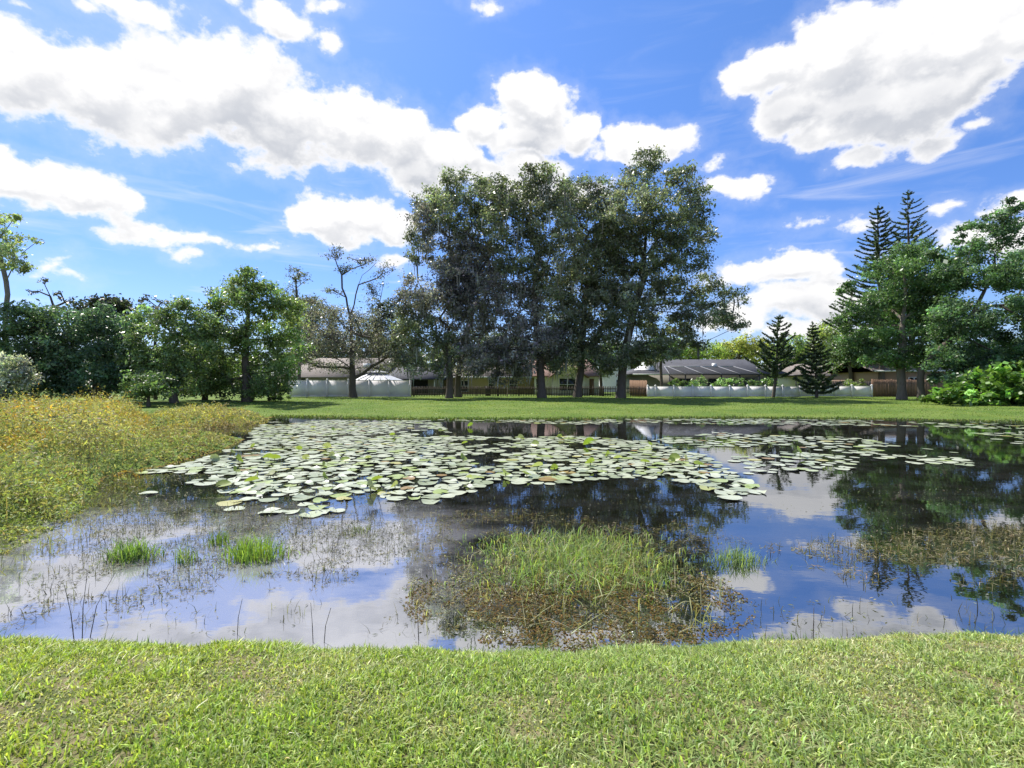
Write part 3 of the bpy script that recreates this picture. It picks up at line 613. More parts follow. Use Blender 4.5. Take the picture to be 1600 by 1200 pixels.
# ------------------------------------------------------------------ fences
def post_mesh(w, hgt): return mesh_data('post', *((lambda b: (b[0], [b[1]]))(boxes([(-w, w, -w, w, -.1, hgt)]))), VINYL)
def vinyl_fence(label, pts, hgt, caps=True):
    """pts: (px, D) of each post"""
    P = [np.array((X_(px, d), d, gz(px, d))) for px, d in pts]; o = empty('vinyl_fence', P[0], label, 'fence'); O = P[0]
    pm = post_mesh(.075, hgt+.06); w = .1
    cm = mesh_data('cap', [(-w,-w,0),(w,-w,0),(w,w,0),(-w,w,0),(-w,-w,.035),(w,-w,.035),(w,w,.035),(-w,w,.035),(0,0,.12)],
                   [np.array([(0,3,2,1),(0,1,5,4),(1,2,6,5),(2,3,7,6),(3,0,4,7)]), np.array([(4,5,8),(5,6,8),(6,7,8),(7,4,8)])], WHITE)
    for i, p in enumerate(P):
        q = obj('post', pm, o, p-O); obj('cap', cm, q, (0,0,hgt+.06))
        if i+1 < len(P):
            d = P[i+1]-p; L = math.hypot(d[0], d[1]); a = math.atan2(d[1], d[0])
            bs = [(.08, L-.08, -.012, .012, .10, hgt-.05)]
            pn = box_obj('panel', bs, VINYL, o, p-O, (0, 0, a))
            for za, zb in ((hgt-.05, hgt+.01), (.04, .15)): box_obj('rail', [(.076, L-.076, -.04, .04, za, zb)], WHITE, pn)
    return o
vinyl_fence('tall plain white vinyl fence behind the bare tree with pyramid post caps', [(453,55.6),(480,55.7),(511,55.9),(544,56.1),(577,56.3),(608,56.5),(641,56.7)], 1.84)
vinyl_fence('long low white vinyl fence in front of the pool enclosure', [(1012,57),(1024,57),(1053,56.8),(1082,56.6),(1111,56.4),(1140,56.2),(1168,56),(1196,55.8),(1223,55.6),(1250,55.4),(1278,55.2),(1305,55),(1331,54.8),(1362,54.6)], 1.16)
D = 58.2; pf = empty('picket_fence', (X_(642,D), D, gz(642,D)), 'dark weathered picket fence running behind the oak trunks', 'fence'); L0 = np.array(pf.location)
pm = mesh_data('picket', [(-.045,-.012,0),(.045,-.012,0),(.045,.012,0),(-.045,.012,0),(-.045,-.012,1.08),(.045,-.012,1.08),(.045,.012,1.08),(-.045,.012,1.08),(0,-.012,1.17),(0,.012,1.17)],
               [np.array([(0,3,2,1),(1,2,6,5),(3,0,4,7),(5,6,9,8),(7,4,8,9)]), np.array([(0,1,5,8,4),(2,3,7,9,6)])], OLDWOOD)
xs = np.arange(X_(643,D), X_(1010,D), .187)
for i, x in enumerate(xs):
    if random.random() < .02: continue
    obj('picket', pm, pf, (x-L0[0], -.05, float(ground_z(x, D))-L0[2]-.02+random.uniform(-.02,.02)), (0, random.uniform(-.02,.02), 0))
for x in np.arange(X_(646,D), X_(1010,D), 2.4):
    z = float(ground_z(x, D))-L0[2]; box_obj('post', [(x-L0[0]-.05, x-L0[0]+.05, .04, .14, z-.1, z+1.12)], OLDWOOD, pf)
for zz in (.28, .86): bars_obj('rail', [((0, 0, zz), (X_(1010,D)-L0[0], 0, zz+gz(1010,D)-L0[2]))], .06, OLDWOOD, pf, .09)
def plank_fence(label, a, b, hgt, mat, step=.19):
    A, B = np.array((X_(*a), a[1], gz(*a))), np.array((X_(*b), b[1], gz(*b))); o = empty('plank_fence', A, label, 'fence'); d = B-A; L = np.linalg.norm(d[:2]); an = math.atan2(d[1], d[0])
    V, Fc = boxes([(-step*.47, step*.47, -.012, .012, 0, hgt)]); me = mesh_data('plank', V, [Fc], mat); n = int(L/step)
    for i in range(n):
        f = (i+.5)/n; p = d*f; obj('plank', me, o, (p[0]-math.sin(an)*0, p[1]+random.uniform(-.006,.006), p[2]-.03+random.uniform(-.03,.03)), (0, random.uniform(-.008,.008), an))
    for i in range(int(L/2.4)+1):
        p = d*min(1, i*2.4/L); box_obj('post', [(-.05,.05,.03,.13,-.1,hgt+.02)], mat, o, p, (0,0,an))
    bars_obj('rail', [(np.array((0,.05,z)), d+np.array((0,.05,z))) for z in (.35, hgt-.3)], .05, mat, o, .09); return o
plank_fence('tall shaded wooden fence joining the low white vinyl fence', (984,61), (1011,58), 1.85, BROWNWOOD)
plank_fence('brown board privacy fence behind the oak trunks and big leafed shrub', (1364,55.5), (1480,57), 1.9, BROWNWOOD)
D = 62.5
plank_fence('grey plank fence with gaps behind the low white vinyl fence end', (1286,62), (1362,62), 1.75, OLDWOOD, .22)
# odds and ends along the fence line
D = 60; tb = empty('trash_bin', (X_(762,D), D, gz(762,D)), 'dark wheeled trash bin standing behind the picket fence', 'trash bin')
obj('bin', mesh_data('bin', [(-.26,-.28,0),(.26,-.28,0),(.26,.28,0),(-.26,.28,0),(-.33,-.36,1.05),(.33,-.36,1.05),(.33,.36,1.05),(-.33,.36,1.05)], [BOXF], DARKM), tb)
box_obj('lid', [(-.36,.36,-.40,.40,1.05,1.12)], DARKM, tb)
D = 57.4; p = empty('pole', (X_(793,D), D, gz(793,D)), 'thin whitish pole standing before the picket fence under the moss', 'pole')
nodes = [np.array((0,0,-.1)), np.array((.01,0,1.2)), np.array((-.02,0,2.6))]; V, Fc = tubes(nodes, [-1,0,1], [.05,.05,.045], 8); obj('shaft', mesh_data('shaft', V, [Fc], PALEBARK, smooth=True), p)

# ------------------------------------------------------------------ trees
OAK = ((.078,.090,.058), (.102,.098,.100), (.108,.118,.086))     # green, moss-greyed, paler
G1 = 'oaks standing in the far row'
tree('oak_tree', 'forked oak with low dark limbs, nearest the end of the tall white fence', 'oak tree', 702, 52, [(703,590),(700,560),(690,530)],
     [(655,465,36,32,1),(640,500,28,28,0),(690,470,45,40,1),(735,500,42,50,1),(628,545,22,28,2),(660,520,30,26,0),(700,545,30,20,0),(650,570,26,16,2),(730,575,26,14,1),(690,575,22,10),(745,560,40,26,1),(720,430,44,36,1),(765,470,30,48,1)],
     .24, .86, OAK, .34, moss=90, tips=150, group=G1)
tree('oak_tree', 'tall purplish grey mossy oak behind the forked one', 'oak tree', 716, 55, [(716,590),(722,550),(735,500),(735,440)],
     [(712,278,26,14),(690,312,40,24),(665,345,28,30,1),(716,335,46,36),(765,318,34,24),(648,398,12,16),(690,390,40,40,1),(735,410,44,50,1),(762,365,38,36),(668,318,24,16),(650,370,16,14),(720,450,40,36,1),(775,440,26,40,1),(745,290,24,14)],
     .25, .86, OAK, .34, moss=80, tips=150, group=G1, mosscol=(.26,.255,.26))
tree('oak_tree', 'middle oak with thick flared trunk before the cream house, hung with grey moss', 'oak tree', 847, 51.5, [(845,590),(843,555),(838,510),(835,440)],
     [(845,268,24,14),(800,302,44,26),(858,300,42,28),(800,350,44,40),(862,355,48,44,2),(815,420,44,46),(872,420,46,48,2),(815,480,34,42,1),(862,485,42,44,2),(840,535,34,26,1),(800,530,24,40,1),(885,520,24,30),(770,560,24,22,1),(800,570,20,20,1),(875,560,26,20),(822,562,20,22,1),(866,540,22,26,1),(780,592,18,12,1),(838,556,24,14,1),(790,548,26,26,1),(862,566,18,18,1),(808,585,14,16,1)],
     .25, .90, OAK, .40, moss=170, tips=170, group=G1, mosscol=(.34,.34,.30), flare=1.25)
tree('oak_tree', 'oak with leaning flared trunk right of the white double window', 'oak tree', 902, 53.5, [(907,585),(908,550),(912,500),(918,430)],
     [(905,300,34,26),(922,345,42,42,2),(930,410,44,50),(902,455,42,40),(935,480,40,44,2),(920,520,40,30),(955,440,36,46),(945,540,26,18),(890,545,24,20),(950,312,30,30),(955,370,30,38),(880,330,26,24),(926,562,22,14),(900,560,24,18,2),(944,572,18,14),(885,575,14,14)],
     .25, .90, OAK, .38, moss=70, tips=150, group=G1, flare=1.35)
tree('oak_tree', 'widest dark oak with long limbs reaching out over the charcoal roof', 'oak tree', 970, 52.5, [(972,585),(975,555),(985,510),(1005,440),(1010,360)],
     [(1012,250,30,16),(1000,285,38,26),(1060,276,22,22),(980,330,44,40,2),(1035,325,40,36),(1082,308,26,24),(1100,368,24,18),(1020,390,50,44),(1078,405,36,22),(1000,450,44,44,2),(1055,455,44,32),(1108,448,30,18),(1140,466,22,16),(1122,500,26,14),(1150,505,16,12),(1090,495,40,20),(1040,510,48,26),(980,500,40,38),
      (970,390,34,40),(1085,340,24,18),(1115,478,26,12),(1020,545,40,16),(1062,360,30,26),(990,556,30,16),(958,568,20,12),(1010,560,26,10),(1035,556,24,12),(1085,535,26,12)],
     .25, .90, OAK, .42, moss=30, tips=210, group=G1, flare=1.2)
tree('young_tree', 'slim young tree rising behind the low white fence by the pool enclosure', 'tree', 1033, 60, [(1033,585),(1033,560)], [(1033,538,26,14),(1015,545,16,10),(1055,545,18,10)], .24, .9, ((.06,.10,.03),), .16, tips=30)
tree('young_tree', 'thin dark young tree between the two right oak trunks of the middle group', 'tree', 938, 60, [(938,585),(940,565)], [(940,550,18,14),(952,560,14,12)], .24, .9, ((.05,.075,.03),), .17, tips=30)
tree('bare_tree', 'half bare tree with greyish sparse leaves in front of the tall white fence', 'tree', 552, 54, [(551,592),(550,560),(549,520),(547,495)],
     [(535,398,24,9),(575,408,24,9),(602,425,18,12),(545,420,14,10),(590,450,14,12),(500,485,30,22,1),(535,505,36,30,1),(575,500,26,22,1),(505,530,44,26,1),(560,545,46,26,1),(610,545,34,22),(470,560,36,16,1),(520,570,46,12),(600,572,44,12),(520,455,12,8),(470,520,24,16,1),(625,520,20,16,1)],
     .17, .30, ((.075,.08,.055),(.105,.10,.09)), .34, sparse=1.0, tips=320, twigs=1.4, clump=.9, rmin=.026, rexp=.5, depth=.6, bright=1.9,
     limbs=[[(547,495),(541,465),(534,430),(523,402)],[(547,495),(556,460),(566,430),(588,410)],[(551,582),(520,574),(480,578)],[(551,586),(580,573),(607,556)],[(550,560),(538,545),(508,524),(480,505)],[(551,548,.6),(574,512,1),(586,478,1.2),(594,442,1.2)],[(549,520,-.5),(532,500,-1),(512,470,-1.4)],[(549,530,-.5),(590,530,-1),(618,512,-1.2)]])
tree('twiggy_tree', 'thin twiggy treetop showing between the round tree and the half bare one', 'tree', 470, 62, [(468,560),(466,500),(463,450)], [(458,425,16,10),(470,435,14,10),(480,470,18,12),(455,460,14,12),(495,470,16,10)], .2, .35, ((.07,.075,.05),), .2, sparse=.8, tips=60)
for nm, lb, b, D_, st, bl, c in (
    ('background_tree', 'dark tree behind the tan roofed house, nearest the round green tree', 485, 82, [(485,560),(485,520)], [(470,485,36,24),(500,510,36,32),(470,540,40,30),(520,545,34,26)], (.045,.055,.035)),
    ('background_tree', 'dark tree behind the tan roofed house, beside the forked oak', 600, 84, [(600,560),(600,530)], [(575,510,30,26),(610,520,32,36),(580,550,40,24),(635,550,26,24),(600,485,22,16)], (.045,.052,.04)),
    ('background_tree', 'shadowy tree filling the gap behind the tan house and mossy oaks', 760, 84, [(760,560),(760,530)], [(740,540,36,30),(790,545,40,28),(835,550,30,26),(700,550,26,24)], (.045,.058,.035)),
    ('background_tree', 'bright yellow green tree beyond the charcoal roof by the big oak', 1090, 92, [(1090,560),(1090,545)], [(1070,545,30,14),(1100,548,34,14),(1060,555,30,12)], (.13,.17,.045)),
    ('background_tree', 'yellowish tree beyond the charcoal roof, next to the first small pine', 1155, 94, [(1155,560),(1155,545)], [(1140,545,30,14),(1170,540,24,18),(1190,552,26,14)], (.20,.21,.06)),
    ('background_tree', 'light green rounded tree seen between the two small pines', 1243, 90, [(1243,560),(1243,545)], [(1240,540,24,18),(1225,555,26,14),(1255,560,24,14)], (.12,.17,.06)),
    ('background_tree', 'pale yellow green tree rising behind the second small pine', 1296, 86, [(1296,560),(1296,540)], [(1290,522,30,14),(1310,535,26,18),(1280,545,26,16),(1320,550,26,16)], (.16,.20,.06)),
    ('background_tree', 'leafy tree over the tan roof between the second pine and the right oaks', 1330, 68, [(1330,585),(1328,560)], [(1320,545,26,20),(1345,555,28,20),(1305,565,22,14)], (.075,.11,.045)),
    ('background_tree', 'low dark greenery behind the big oak trunks at the far gap', 950, 96, [(950,570),(950,555)], [(920,555,30,16),(985,555,30,14),(955,545,26,14)], (.05,.075,.03))):
    tree(nm, lb, 'tree', b, D_, st, bl, .34, .8, (c,), .3, tips=40, clump=1.1, group='trees beyond the houses')
def far_wood():
    acc = Acc(); n = 26000; x = rng.uniform(-190, 190, n); y = rng.uniform(112, 135, n); top = 6.5+5*vnoise(x, y*.2, .09, 3)+2.5*vnoise(x, y, .3, 4)
    z = .3+top*rng.random(n)**.7; acc.leaves(np.stack([x, y, z], 1), rng.uniform(.9,1.7,n), rng.uniform(.6,1.1,n), jcol((.05,.07,.032), n, .3, .08), up=.5)
    tag(acc.build('far_wood', LEAF), 'far dark wood closing the view behind the houses', 'wood', None, 'stuff')
far_wood()
pine('norfolk_pine', 'small open norfolk pine with feathery crown leaning over the low white fence', 1208, 53.5, 494, 616, 43, 15, lean=10, sparse=1.2, start=.25, group='norfolk pines', droop=-.10, hole=.30)
pine('norfolk_pine', 'small dense cone shaped norfolk pine standing before the low white fence', 1276, 52, 506, 617, 28, 19, lean=-6, sparse=1.1, start=.06, group='norfolk pines', hole=.12)
pine('norfolk_pine', 'tall tiered norfolk pine rising above the right oaks, the lower of the pair', 1376, 64, 322, 612, 74, 32, lean=-3, sparse=1.5, start=.2, group='norfolk pines')
pine('norfolk_pine', 'tallest thin norfolk pine with gappy tiers above the right oaks', 1424, 66, 298, 612, 72, 32, lean=-4, sparse=1.2, start=.2, group='norfolk pines', hole=.2, droop=-.05)
tree('oak_tree', 'round leafy oak with two pale trunks before the brown board fence', 'oak tree', 1409, 47, [(1408,590),(1407,570),(1410,530),(1415,470)],
     [(1425,395,36,18),(1388,425,38,24),(1450,425,40,28),(1350,478,34,24),(1328,450,16,9),(1400,470,42,36),(1468,490,36,40),(1326,500,20,18),(1355,530,42,26),(1420,540,46,34),(1375,565,44,14),(1480,440,24,22),(1440,470,26,26),(1330,545,22,16),(1460,555,36,18)],
     .22, 1.3, ((.055,.092,.036),(.07,.10,.045)), .36, tips=190, bark=PALEBARK, group='oaks over the brown fence')
tree('oak_tree', 'spreading oak with sky gaps beside the big leafed shrub', 'oak tree', 1440, 43.5, [(1438,592),(1440,575),(1470,545),(1520,490),(1555,420)],
     [(1560,345,30,16),(1520,352,18,8),(1590,365,30,16),(1530,392,36,18),(1500,430,36,24),(1590,425,30,30),(1500,500,46,36),(1592,490,30,26),(1560,540,46,28),(1510,560,46,20),(1470,560,30,16),(1540,425,22,14),(1640,410,50,44),(1650,500,50,50),(1620,560,46,34),(1590,320,18,9),(1500,375,12,6),(1480,520,30,26),(1540,575,50,16),(1480,590,26,10)],
     .22, 1.4, ((.052,.088,.042),(.07,.10,.045)), .27, tips=190, group='oaks over the brown fence')
# left side thicket
G2 = 'trees of the thicket beyond the weedy bank'
tree('tall_tree', 'tall open tree with pale grey trunk overtopping the thicket at the picture edge', 'tree', 6, 41, [(8,520),(12,460),(5,420),(-8,380)],
     [(-15,345,36,20),(22,372,22,12),(0,392,36,14),(20,412,26,12),(-30,400,40,20),(52,376,10,5),(-60,370,40,40),(10,340,16,8),(45,398,9,5)], .22, .85, ((.12,.14,.075),), .17, sparse=.85, tips=110, bark=PALEBARK, bright=2.9, group=G2)
tree('thicket_tree', 'broad dark shrubby tree at the edge of the thicket beside the pale trunk', 'tree', 50, 39, [(50,590),(50,550)], [(35,500,44,26),(85,510,42,34),(20,550,46,40),(75,560,50,44),(40,600,56,24),(100,600,34,20)], .22, 1.1, ((.042,.065,.032),), .25, tips=70, bright=2.9, group=G2)
tree('thicket_tree', 'dark bluish green tree in the middle of the thicket', 'tree', 150, 39.5, [(150,590),(150,550)], [(130,505,34,26),(175,510,36,30),(125,555,40,42),(180,560,40,40),(150,600,60,20)], .22, 1.1, ((.040,.066,.040),), .25, tips=70, bright=2.9, group=G2)
tree('dome_tree', 'very dark dome topped tree rising behind the thicket', 'tree', 165, 47, [(165,560),(165,510)], [(160,478,32,18),(185,486,22,16),(140,480,20,14),(165,510,44,24)], .3, 1.3, ((.014,.018,.011),), .25, tips=50, bright=2.9, group=G2)
tree('thicket_tree', 'lighter green tree of the thicket beside the round tree', 'tree', 272, 40, [(272,590),(272,545)], [(285,490,32,24),(250,525,36,34),(295,545,34,44),(250,575,36,36),(285,600,44,22),(225,505,24,24),(222,560,30,40),(212,600,30,24),(325,520,24,34)], .22, 1.1, ((.068,.095,.042),(.05,.07,.03)), .25, tips=70, bright=2.9, group=G2)
tree('twiggy_tree', 'sparse dark twigs poking up over the thicket by the dome topped tree', 'tree', 243, 46, [(243,520),(246,480)], [(236,465,14,8),(258,468,12,8),(222,475,12,6),(246,490,16,10)], .2, .3, ((.03,.03,.02),), .12, sparse=.8, tips=40, bright=2.9, group=G2)
tree('twiggy_tree', 'bent dark snag with few leaves above the shrubby dark tree', 'tree', 78, 44, [(80,520),(84,480),(70,445)], [(62,440,10,5),(98,462,12,5),(110,470,10,6),(50,455,8,4),(88,478,16,8)], .2, .35, ((.03,.03,.02),), .14, sparse=.8, tips=40, bright=2.9, group=G2)
tree('round_tree', 'big round green tree with sunlit outer leaves next to the tall white fence', 'tree', 386, 43.5, [(385,600),(383,570),(385,530),(388,480)],
     [(395,440,30,16),(352,475,34,26),(412,470,36,28),(335,535,34,40,1),(395,530,36,36),(452,490,30,26,1),(450,545,32,34),(375,585,50,26),(328,590,28,26,1),(430,590,36,20),(372,455,26,20,1),(318,560,18,30,1),(355,606,30,14),(405,604,30,14),(440,606,16,10)], .22, 1.05, ((.058,.082,.032),(.088,.11,.048)), .34, tips=150, bright=2.9, group=G2)  # the paler second leaf colour paints sunlight onto the outer clumps
tree('pale_bush', 'pale green leafy bush in front of the thicket beside the weeds', 'bush', 232, 35, [(232,615)], [(232,598,34,20),(215,610,26,14),(255,612,26,12)], .18, 1.1, ((.10,.15,.062),), .1, tips=30, clump=.6, bright=1.5)
tree('glossy_bush', 'bush with whitish shining leaves at the foot of the pale trunk', 'bush', 8, 34, [(8,612)], [(5,575,28,24),(30,590,24,20),(-15,600,34,24)], .18, 1.0, ((.20,.21,.18),), .1, tips=30, clump=.6)
tree('low_bush', 'low dark green hedge like bush on the lawn under the round tree', 'bush', 420, 45, [(420,620)], [(415,616,34,9),(440,617,20,7),(390,618,14,7)], .16, 1.2, ((.045,.068,.028),), .08, tips=30, clump=.5)
tree('thicket_tree', 'dark understory filling the gap between thicket and round tree', 'tree', 320, 46, [(320,600),(320,570)], [(310,555,26,40),(330,590,34,26),(300,600,30,20)], .24, 1.1, ((.035,.052,.025),), .2, tips=50, bright=2.9, group=G2)
BROAD = leafy('broad_leaf', .35, .4, .5)
tree('large_leaf_shrub', 'bushy bright green shrub with large leaves on the right bank', 'shrub', 1530, 38, [(1530,618)], [(1500,624,44,9),(1550,625,50,9),(1600,622,50,12),(1460,622,18,8),(1500,612,34,14),(1540,604,34,20),(1580,598,34,26),(1610,590,34,36),(1480,618,20,10),(1560,620,40,10),(1610,618,40,14)],
     .36, 2.0, ((.11,.19,.045),), .08, tips=30, clump=.6, lw=.7, mat=BROAD, up=1.2, bright=1.2)
tree('vine_heap', 'dark heap of vines behind the large leaf shrub under the spreading oak', 'shrub', 1570, 39, [(1570,600)], [(1540,590,34,20),(1590,570,40,34),(1630,570,40,50),(1500,595,24,14)], .26, 1.2, ((.05,.10,.045),), .08, tips=30, clump=.7, lw=.65, bright=1.4)
for i, (px, w, hgt, c) in enumerate(((1060,16,8,(.09,.13,.05)), (1092,14,13,(.12,.17,.07)), (1128,18,9,(.10,.15,.06)), (1165,18,9,(.07,.11,.04)), (1200,14,10,(.08,.12,.05)), (1335,16,8,(.12,.15,.06)))):
    tree('garden_shrub', ['low pale shrub by the young tree behind the low white fence', 'tall arching fern like shrub before the pool enclosure', 'spreading shrub under the middle of the pool enclosure',
         'dark shrub at the end of the pool enclosure', 'shrub behind the first small pine and low white fence', 'yellowish shrub behind the far end of the low white fence'][i], 'shrub', px, 59.5, [(px,604)], [(px,602-hgt*.35,w,hgt*.8),(px+w*.5,604,w*.6,hgt*.5)], .22, 1.2, (c,), .06, tips=16, clump=.5)

# ------------------------------------------------------------------ lawn grass close to the camera
def scatter(n, x0, x1, y0, y1): return rng.uniform(x0, x1, n), rng.uniform(y0, y1, n)
x, y = scatter(420000, -6.5, 6.5, 1.3, 4.4); d = poly_dist(x, y, SHORE); ok = (~in_poly(x, y, SHORE)) & (np.abs(x) < y*1.12+1.2); x, y, d = x[ok], y[ok], d[ok]
thin = smooth(.50, .68, vnoise(x, y, 1.9, 25)*.6+vnoise(x, y, 6, 26)*.4); keep = rng.random(len(x)) < np.clip(1.15-.2*(y-1.5), .6, 1)*(1-.62*thin); x, y, d = x[keep], y[keep], d[keep]
n = len(x); pat = vnoise(x, y, .9, 11)*.6+vnoise(x, y, 2.6, 12)*.4; dry = smooth(.52, .72, vnoise(x, y, 1.3, 21)*.55+vnoise(x, y, 4.5, 22)*.45+.06*smooth(-1, 2.5, x))
lush = np.array((.29,.385,.115)); yel = np.array((.40,.45,.075)); straw = np.array((.50,.48,.26)); pale = np.array((.40,.455,.20))
c = lush+(yel-lush)*(pat*smooth(1.5, -3.5, x))[:, None]+(pale-lush)*(pat*smooth(-1.5, 2, x))[:, None]
c = c+(straw-c)*((dry*.75)[:, None])*(rng.random((n,1)) < .65); c = np.where(rng.random((n,1)) < .05, straw, c)
tall = vnoise(x, y, 3.2, 31); H = rng.uniform(.032, .066, n)*(.7+.6*tall)*(1-.45*dry); edge = np.exp(-d/.12); H *= 1+.35*edge*rng.random(n)
acc = Acc(); P = np.stack([x, y, ground_z(x, y)-.004], 1)
acc.blades(P, H, rng.uniform(.0068, .0125, n), jcol(c, n, .30, .06), lean=.85, droop=.85)
gr = acc.build('lawn_grass', GRASSM); tag(gr, 'short bright green lawn grass with dry patches in front of the pond', 'grass', None, 'stuff')
# fringe hanging over the near edge
t = rng.uniform(-6.0, 6.0, 6500); ye = np.interp(t, NEAR[:,0], NEAR[:,1])-rng.uniform(-.06, .14, len(t)); acc = Acc(); hm = vnoise(t, t*0, 2.2, 6)*.6+vnoise(t, t*0, 7, 7)*.4
acc.blades(np.stack([t, ye, ground_z(t, ye)-.005], 1), rng.uniform(.03, .15, len(t))*(.35+1.5*hm**2), rng.uniform(.005,.010,len(t)), jcol((.17,.26,.06), len(t), .2, .06), lean=.5, droop=.7)
tag(acc.build('edge_grass', GRASSM), 'longer ragged grass along the near edge of the water', 'grass', None, 'stuff')
# grain of the far lawn and a ragged far shoreline
x, y = scatter(90000, -22, 40, 27, 58); ok = (~in_poly(x, y, SHORE)) & (np.abs(x) < y*1.1) & (poly_dist(x, y, SHORE) > .1); x, y = x[ok], y[ok]; n = len(x)
c = jcol((.155,.225,.048), n, .28, .08); c = np.where((vnoise(x, y, .5, 14) > .62)[:, None], c*np.array((1.5,1.25,1.1)), c); acc = Acc()
acc.blades(np.stack([x, y, ground_z(x, y)-.01], 1), rng.uniform(.03,.07,n), rng.uniform(.03,.06,n), c, lean=.9, droop=.6)
tag(acc.build('far_lawn_grass', GRASSM), 'mown grass of the lawn across the pond', 'grass', None, 'stuff')
def along(i0, i1, n, wid, inland=True):
    seg = np.array([SHORE[i % len(SHORE)] for i in range(i0, i1+1)]); L = np.concatenate([[0], np.cumsum(np.linalg.norm(np.diff(seg, axis=0), axis=1))]); t = rng.uniform(0, L[-1], n)
    return np.interp(t, L, seg[:,0])+rng.normal(0, wid, n), np.interp(t, L, seg[:,1])+rng.normal(0, wid, n)
x, y = along(FAR0, len(SHORE), 9000, .22); acc = Acc(); n = len(x); z = ground_z(x, y)
acc.blades(np.stack([x, y, np.maximum(z, -.02)], 1), rng.uniform(.06,.2,n)*(.5+vnoise(x,y,.8,3)), rng.uniform(.02,.05,n), jcol((.09,.135,.035), n, .3, .1), lean=.6, droop=.6)
tag(acc.build('shore_grass', GRASSM), 'rough grass along the far shoreline', 'grass', None, 'stuff')

# ------------------------------------------------------------------ weeds of the left bank
def weed_patch(name, label, poly_px, n, hmin, hmax, cols, leaf=.05, per=16, zref=.25, spread=.16, seed=0, stalks=0):
    """poly_px: outline on the ground in photo px"""
    P = np.array([((px-800)/F*(E-zref)*F/(py-600), (E-zref)*F/(py-600)) for px, py in poly_px])
    x = rng.uniform(P[:,0].min(), P[:,0].max(), n*3); y = rng.uniform(P[:,1].min(), P[:,1].max(), n*3); ok = in_poly(x, y, P); x, y = x[ok][:n], y[ok][:n]; m = len(x)
    z = np.maximum(ground_z(x, y), -.05); q = vnoise(x, y, .55, seed+1)*.6+vnoise(x, y, 1.6, seed+2)*.4; edge = np.clip(poly_dist(x, y, P)/1.0, .25, 1)
    H = (hmin+(hmax-hmin)*np.clip((q-.25)*1.8, 0, 1))*rng.uniform(.55, 1.15, m)*(.62+.6*vnoise(x, y, 2.8, seed+8))*edge; H = np.where(rng.random(m) < .07, H*1.45, H); acc = Acc(); B = np.stack([x, y, z-.02], 1)
    pal = np.array(cols, float); k = np.clip(((vnoise(x, y, .45, seed+5)*.65+vnoise(x, y, 1.9, seed+6)*.35)-.22)*1.9*len(pal)+rng.normal(0, .55, m), 0, len(pal)-1).astype(int); C0 = pal[k]
    acc.blades(B, H, np.full(m, .012), jcol(C0*.75, m, .25), lean=.3, droop=.4)
    I = np.repeat(np.arange(m), rng.poisson(per, m)); u = rng.random(len(I))**.6; L = B[I]+np.stack([rng.normal(0, spread, len(I))*H[I], rng.normal(0, spread, len(I))*H[I], u*H[I]], 1)
    S = leaf*np.exp(rng.normal(0, .35, len(I)))*(.75+.5*np.minimum(H[I], 1)); acc.leaves(L, S*1.5, S*.5, jcol(C0[I], len(I), .38, .09), up=.5)
    if stalks:
        k = rng.choice(m, stalks, replace=False); S = B[k]; hh = H[k]*1.05+rng.uniform(.1, .5, stalks); acc.blades(S, hh, .014, jcol((.36,.31,.15), stalks, .3), lean=.22, droop=.3)
        I = np.repeat(np.arange(stalks), 16); u = rng.uniform(.35, 1, len(I)); acc.leaves(S[I]+np.stack([rng.normal(0,.07,len(I)), rng.normal(0,.07,len(I)), u*hh[I]], 1), .09, .03, jcol(C0[k][I], len(I), .3, .08))
    return tag(acc.build(name, REED), label, 'weeds', None, 'stuff')
YG, OR, OL, GN, BR = (.46,.40,.11), (.46,.29,.07), (.36,.34,.165), (.30,.35,.135), (.31,.25,.14)
weed_patch('marsh_weeds', 'tall yellow and orange marsh weeds heaped on the left bank', [(-330,660),(-60,655),(60,650),(160,648),(232,652),(240,668),(226,690),(270,706),(210,730),(150,742),(60,735),(-120,720),(-330,720)], 8500, .45, 1.3, (YG, OL, YG, OR, OL, GN, OL), .046, 15, .25, seed=3, stalks=520)
weed_patch('bank_weeds', 'green and brown grassy weeds on the near left bank', [(-250,745),(-60,728),(150,735),(150,760),(116,782),(66,804),(24,824),(-40,844),(-130,864),(-330,885)], 6000, .22, .62, (GN, OL, GN, (.25,.33,.13), YG, GN), .034, 14, .28, spread=.22, seed=9, stalks=220)
weed_patch('spit_weeds', 'low olive weeds on the spit reaching towards the lily pads', [(225,655),(330,645),(400,648),(425,653),(404,664),(330,668),(228,672)], 2600, .25, .55, (OL, YG, OL, BR), .06, 10, .1, seed=15)
weed_patch('spit_weeds', 'rusty weeds leaning over the pads behind the small inlet', [(226,686),(330,684),(384,688),(352,704),(300,718),(250,732)], 1700, .12, .30, (OL, BR, GN, OL), .05, 12, .05, seed=19)

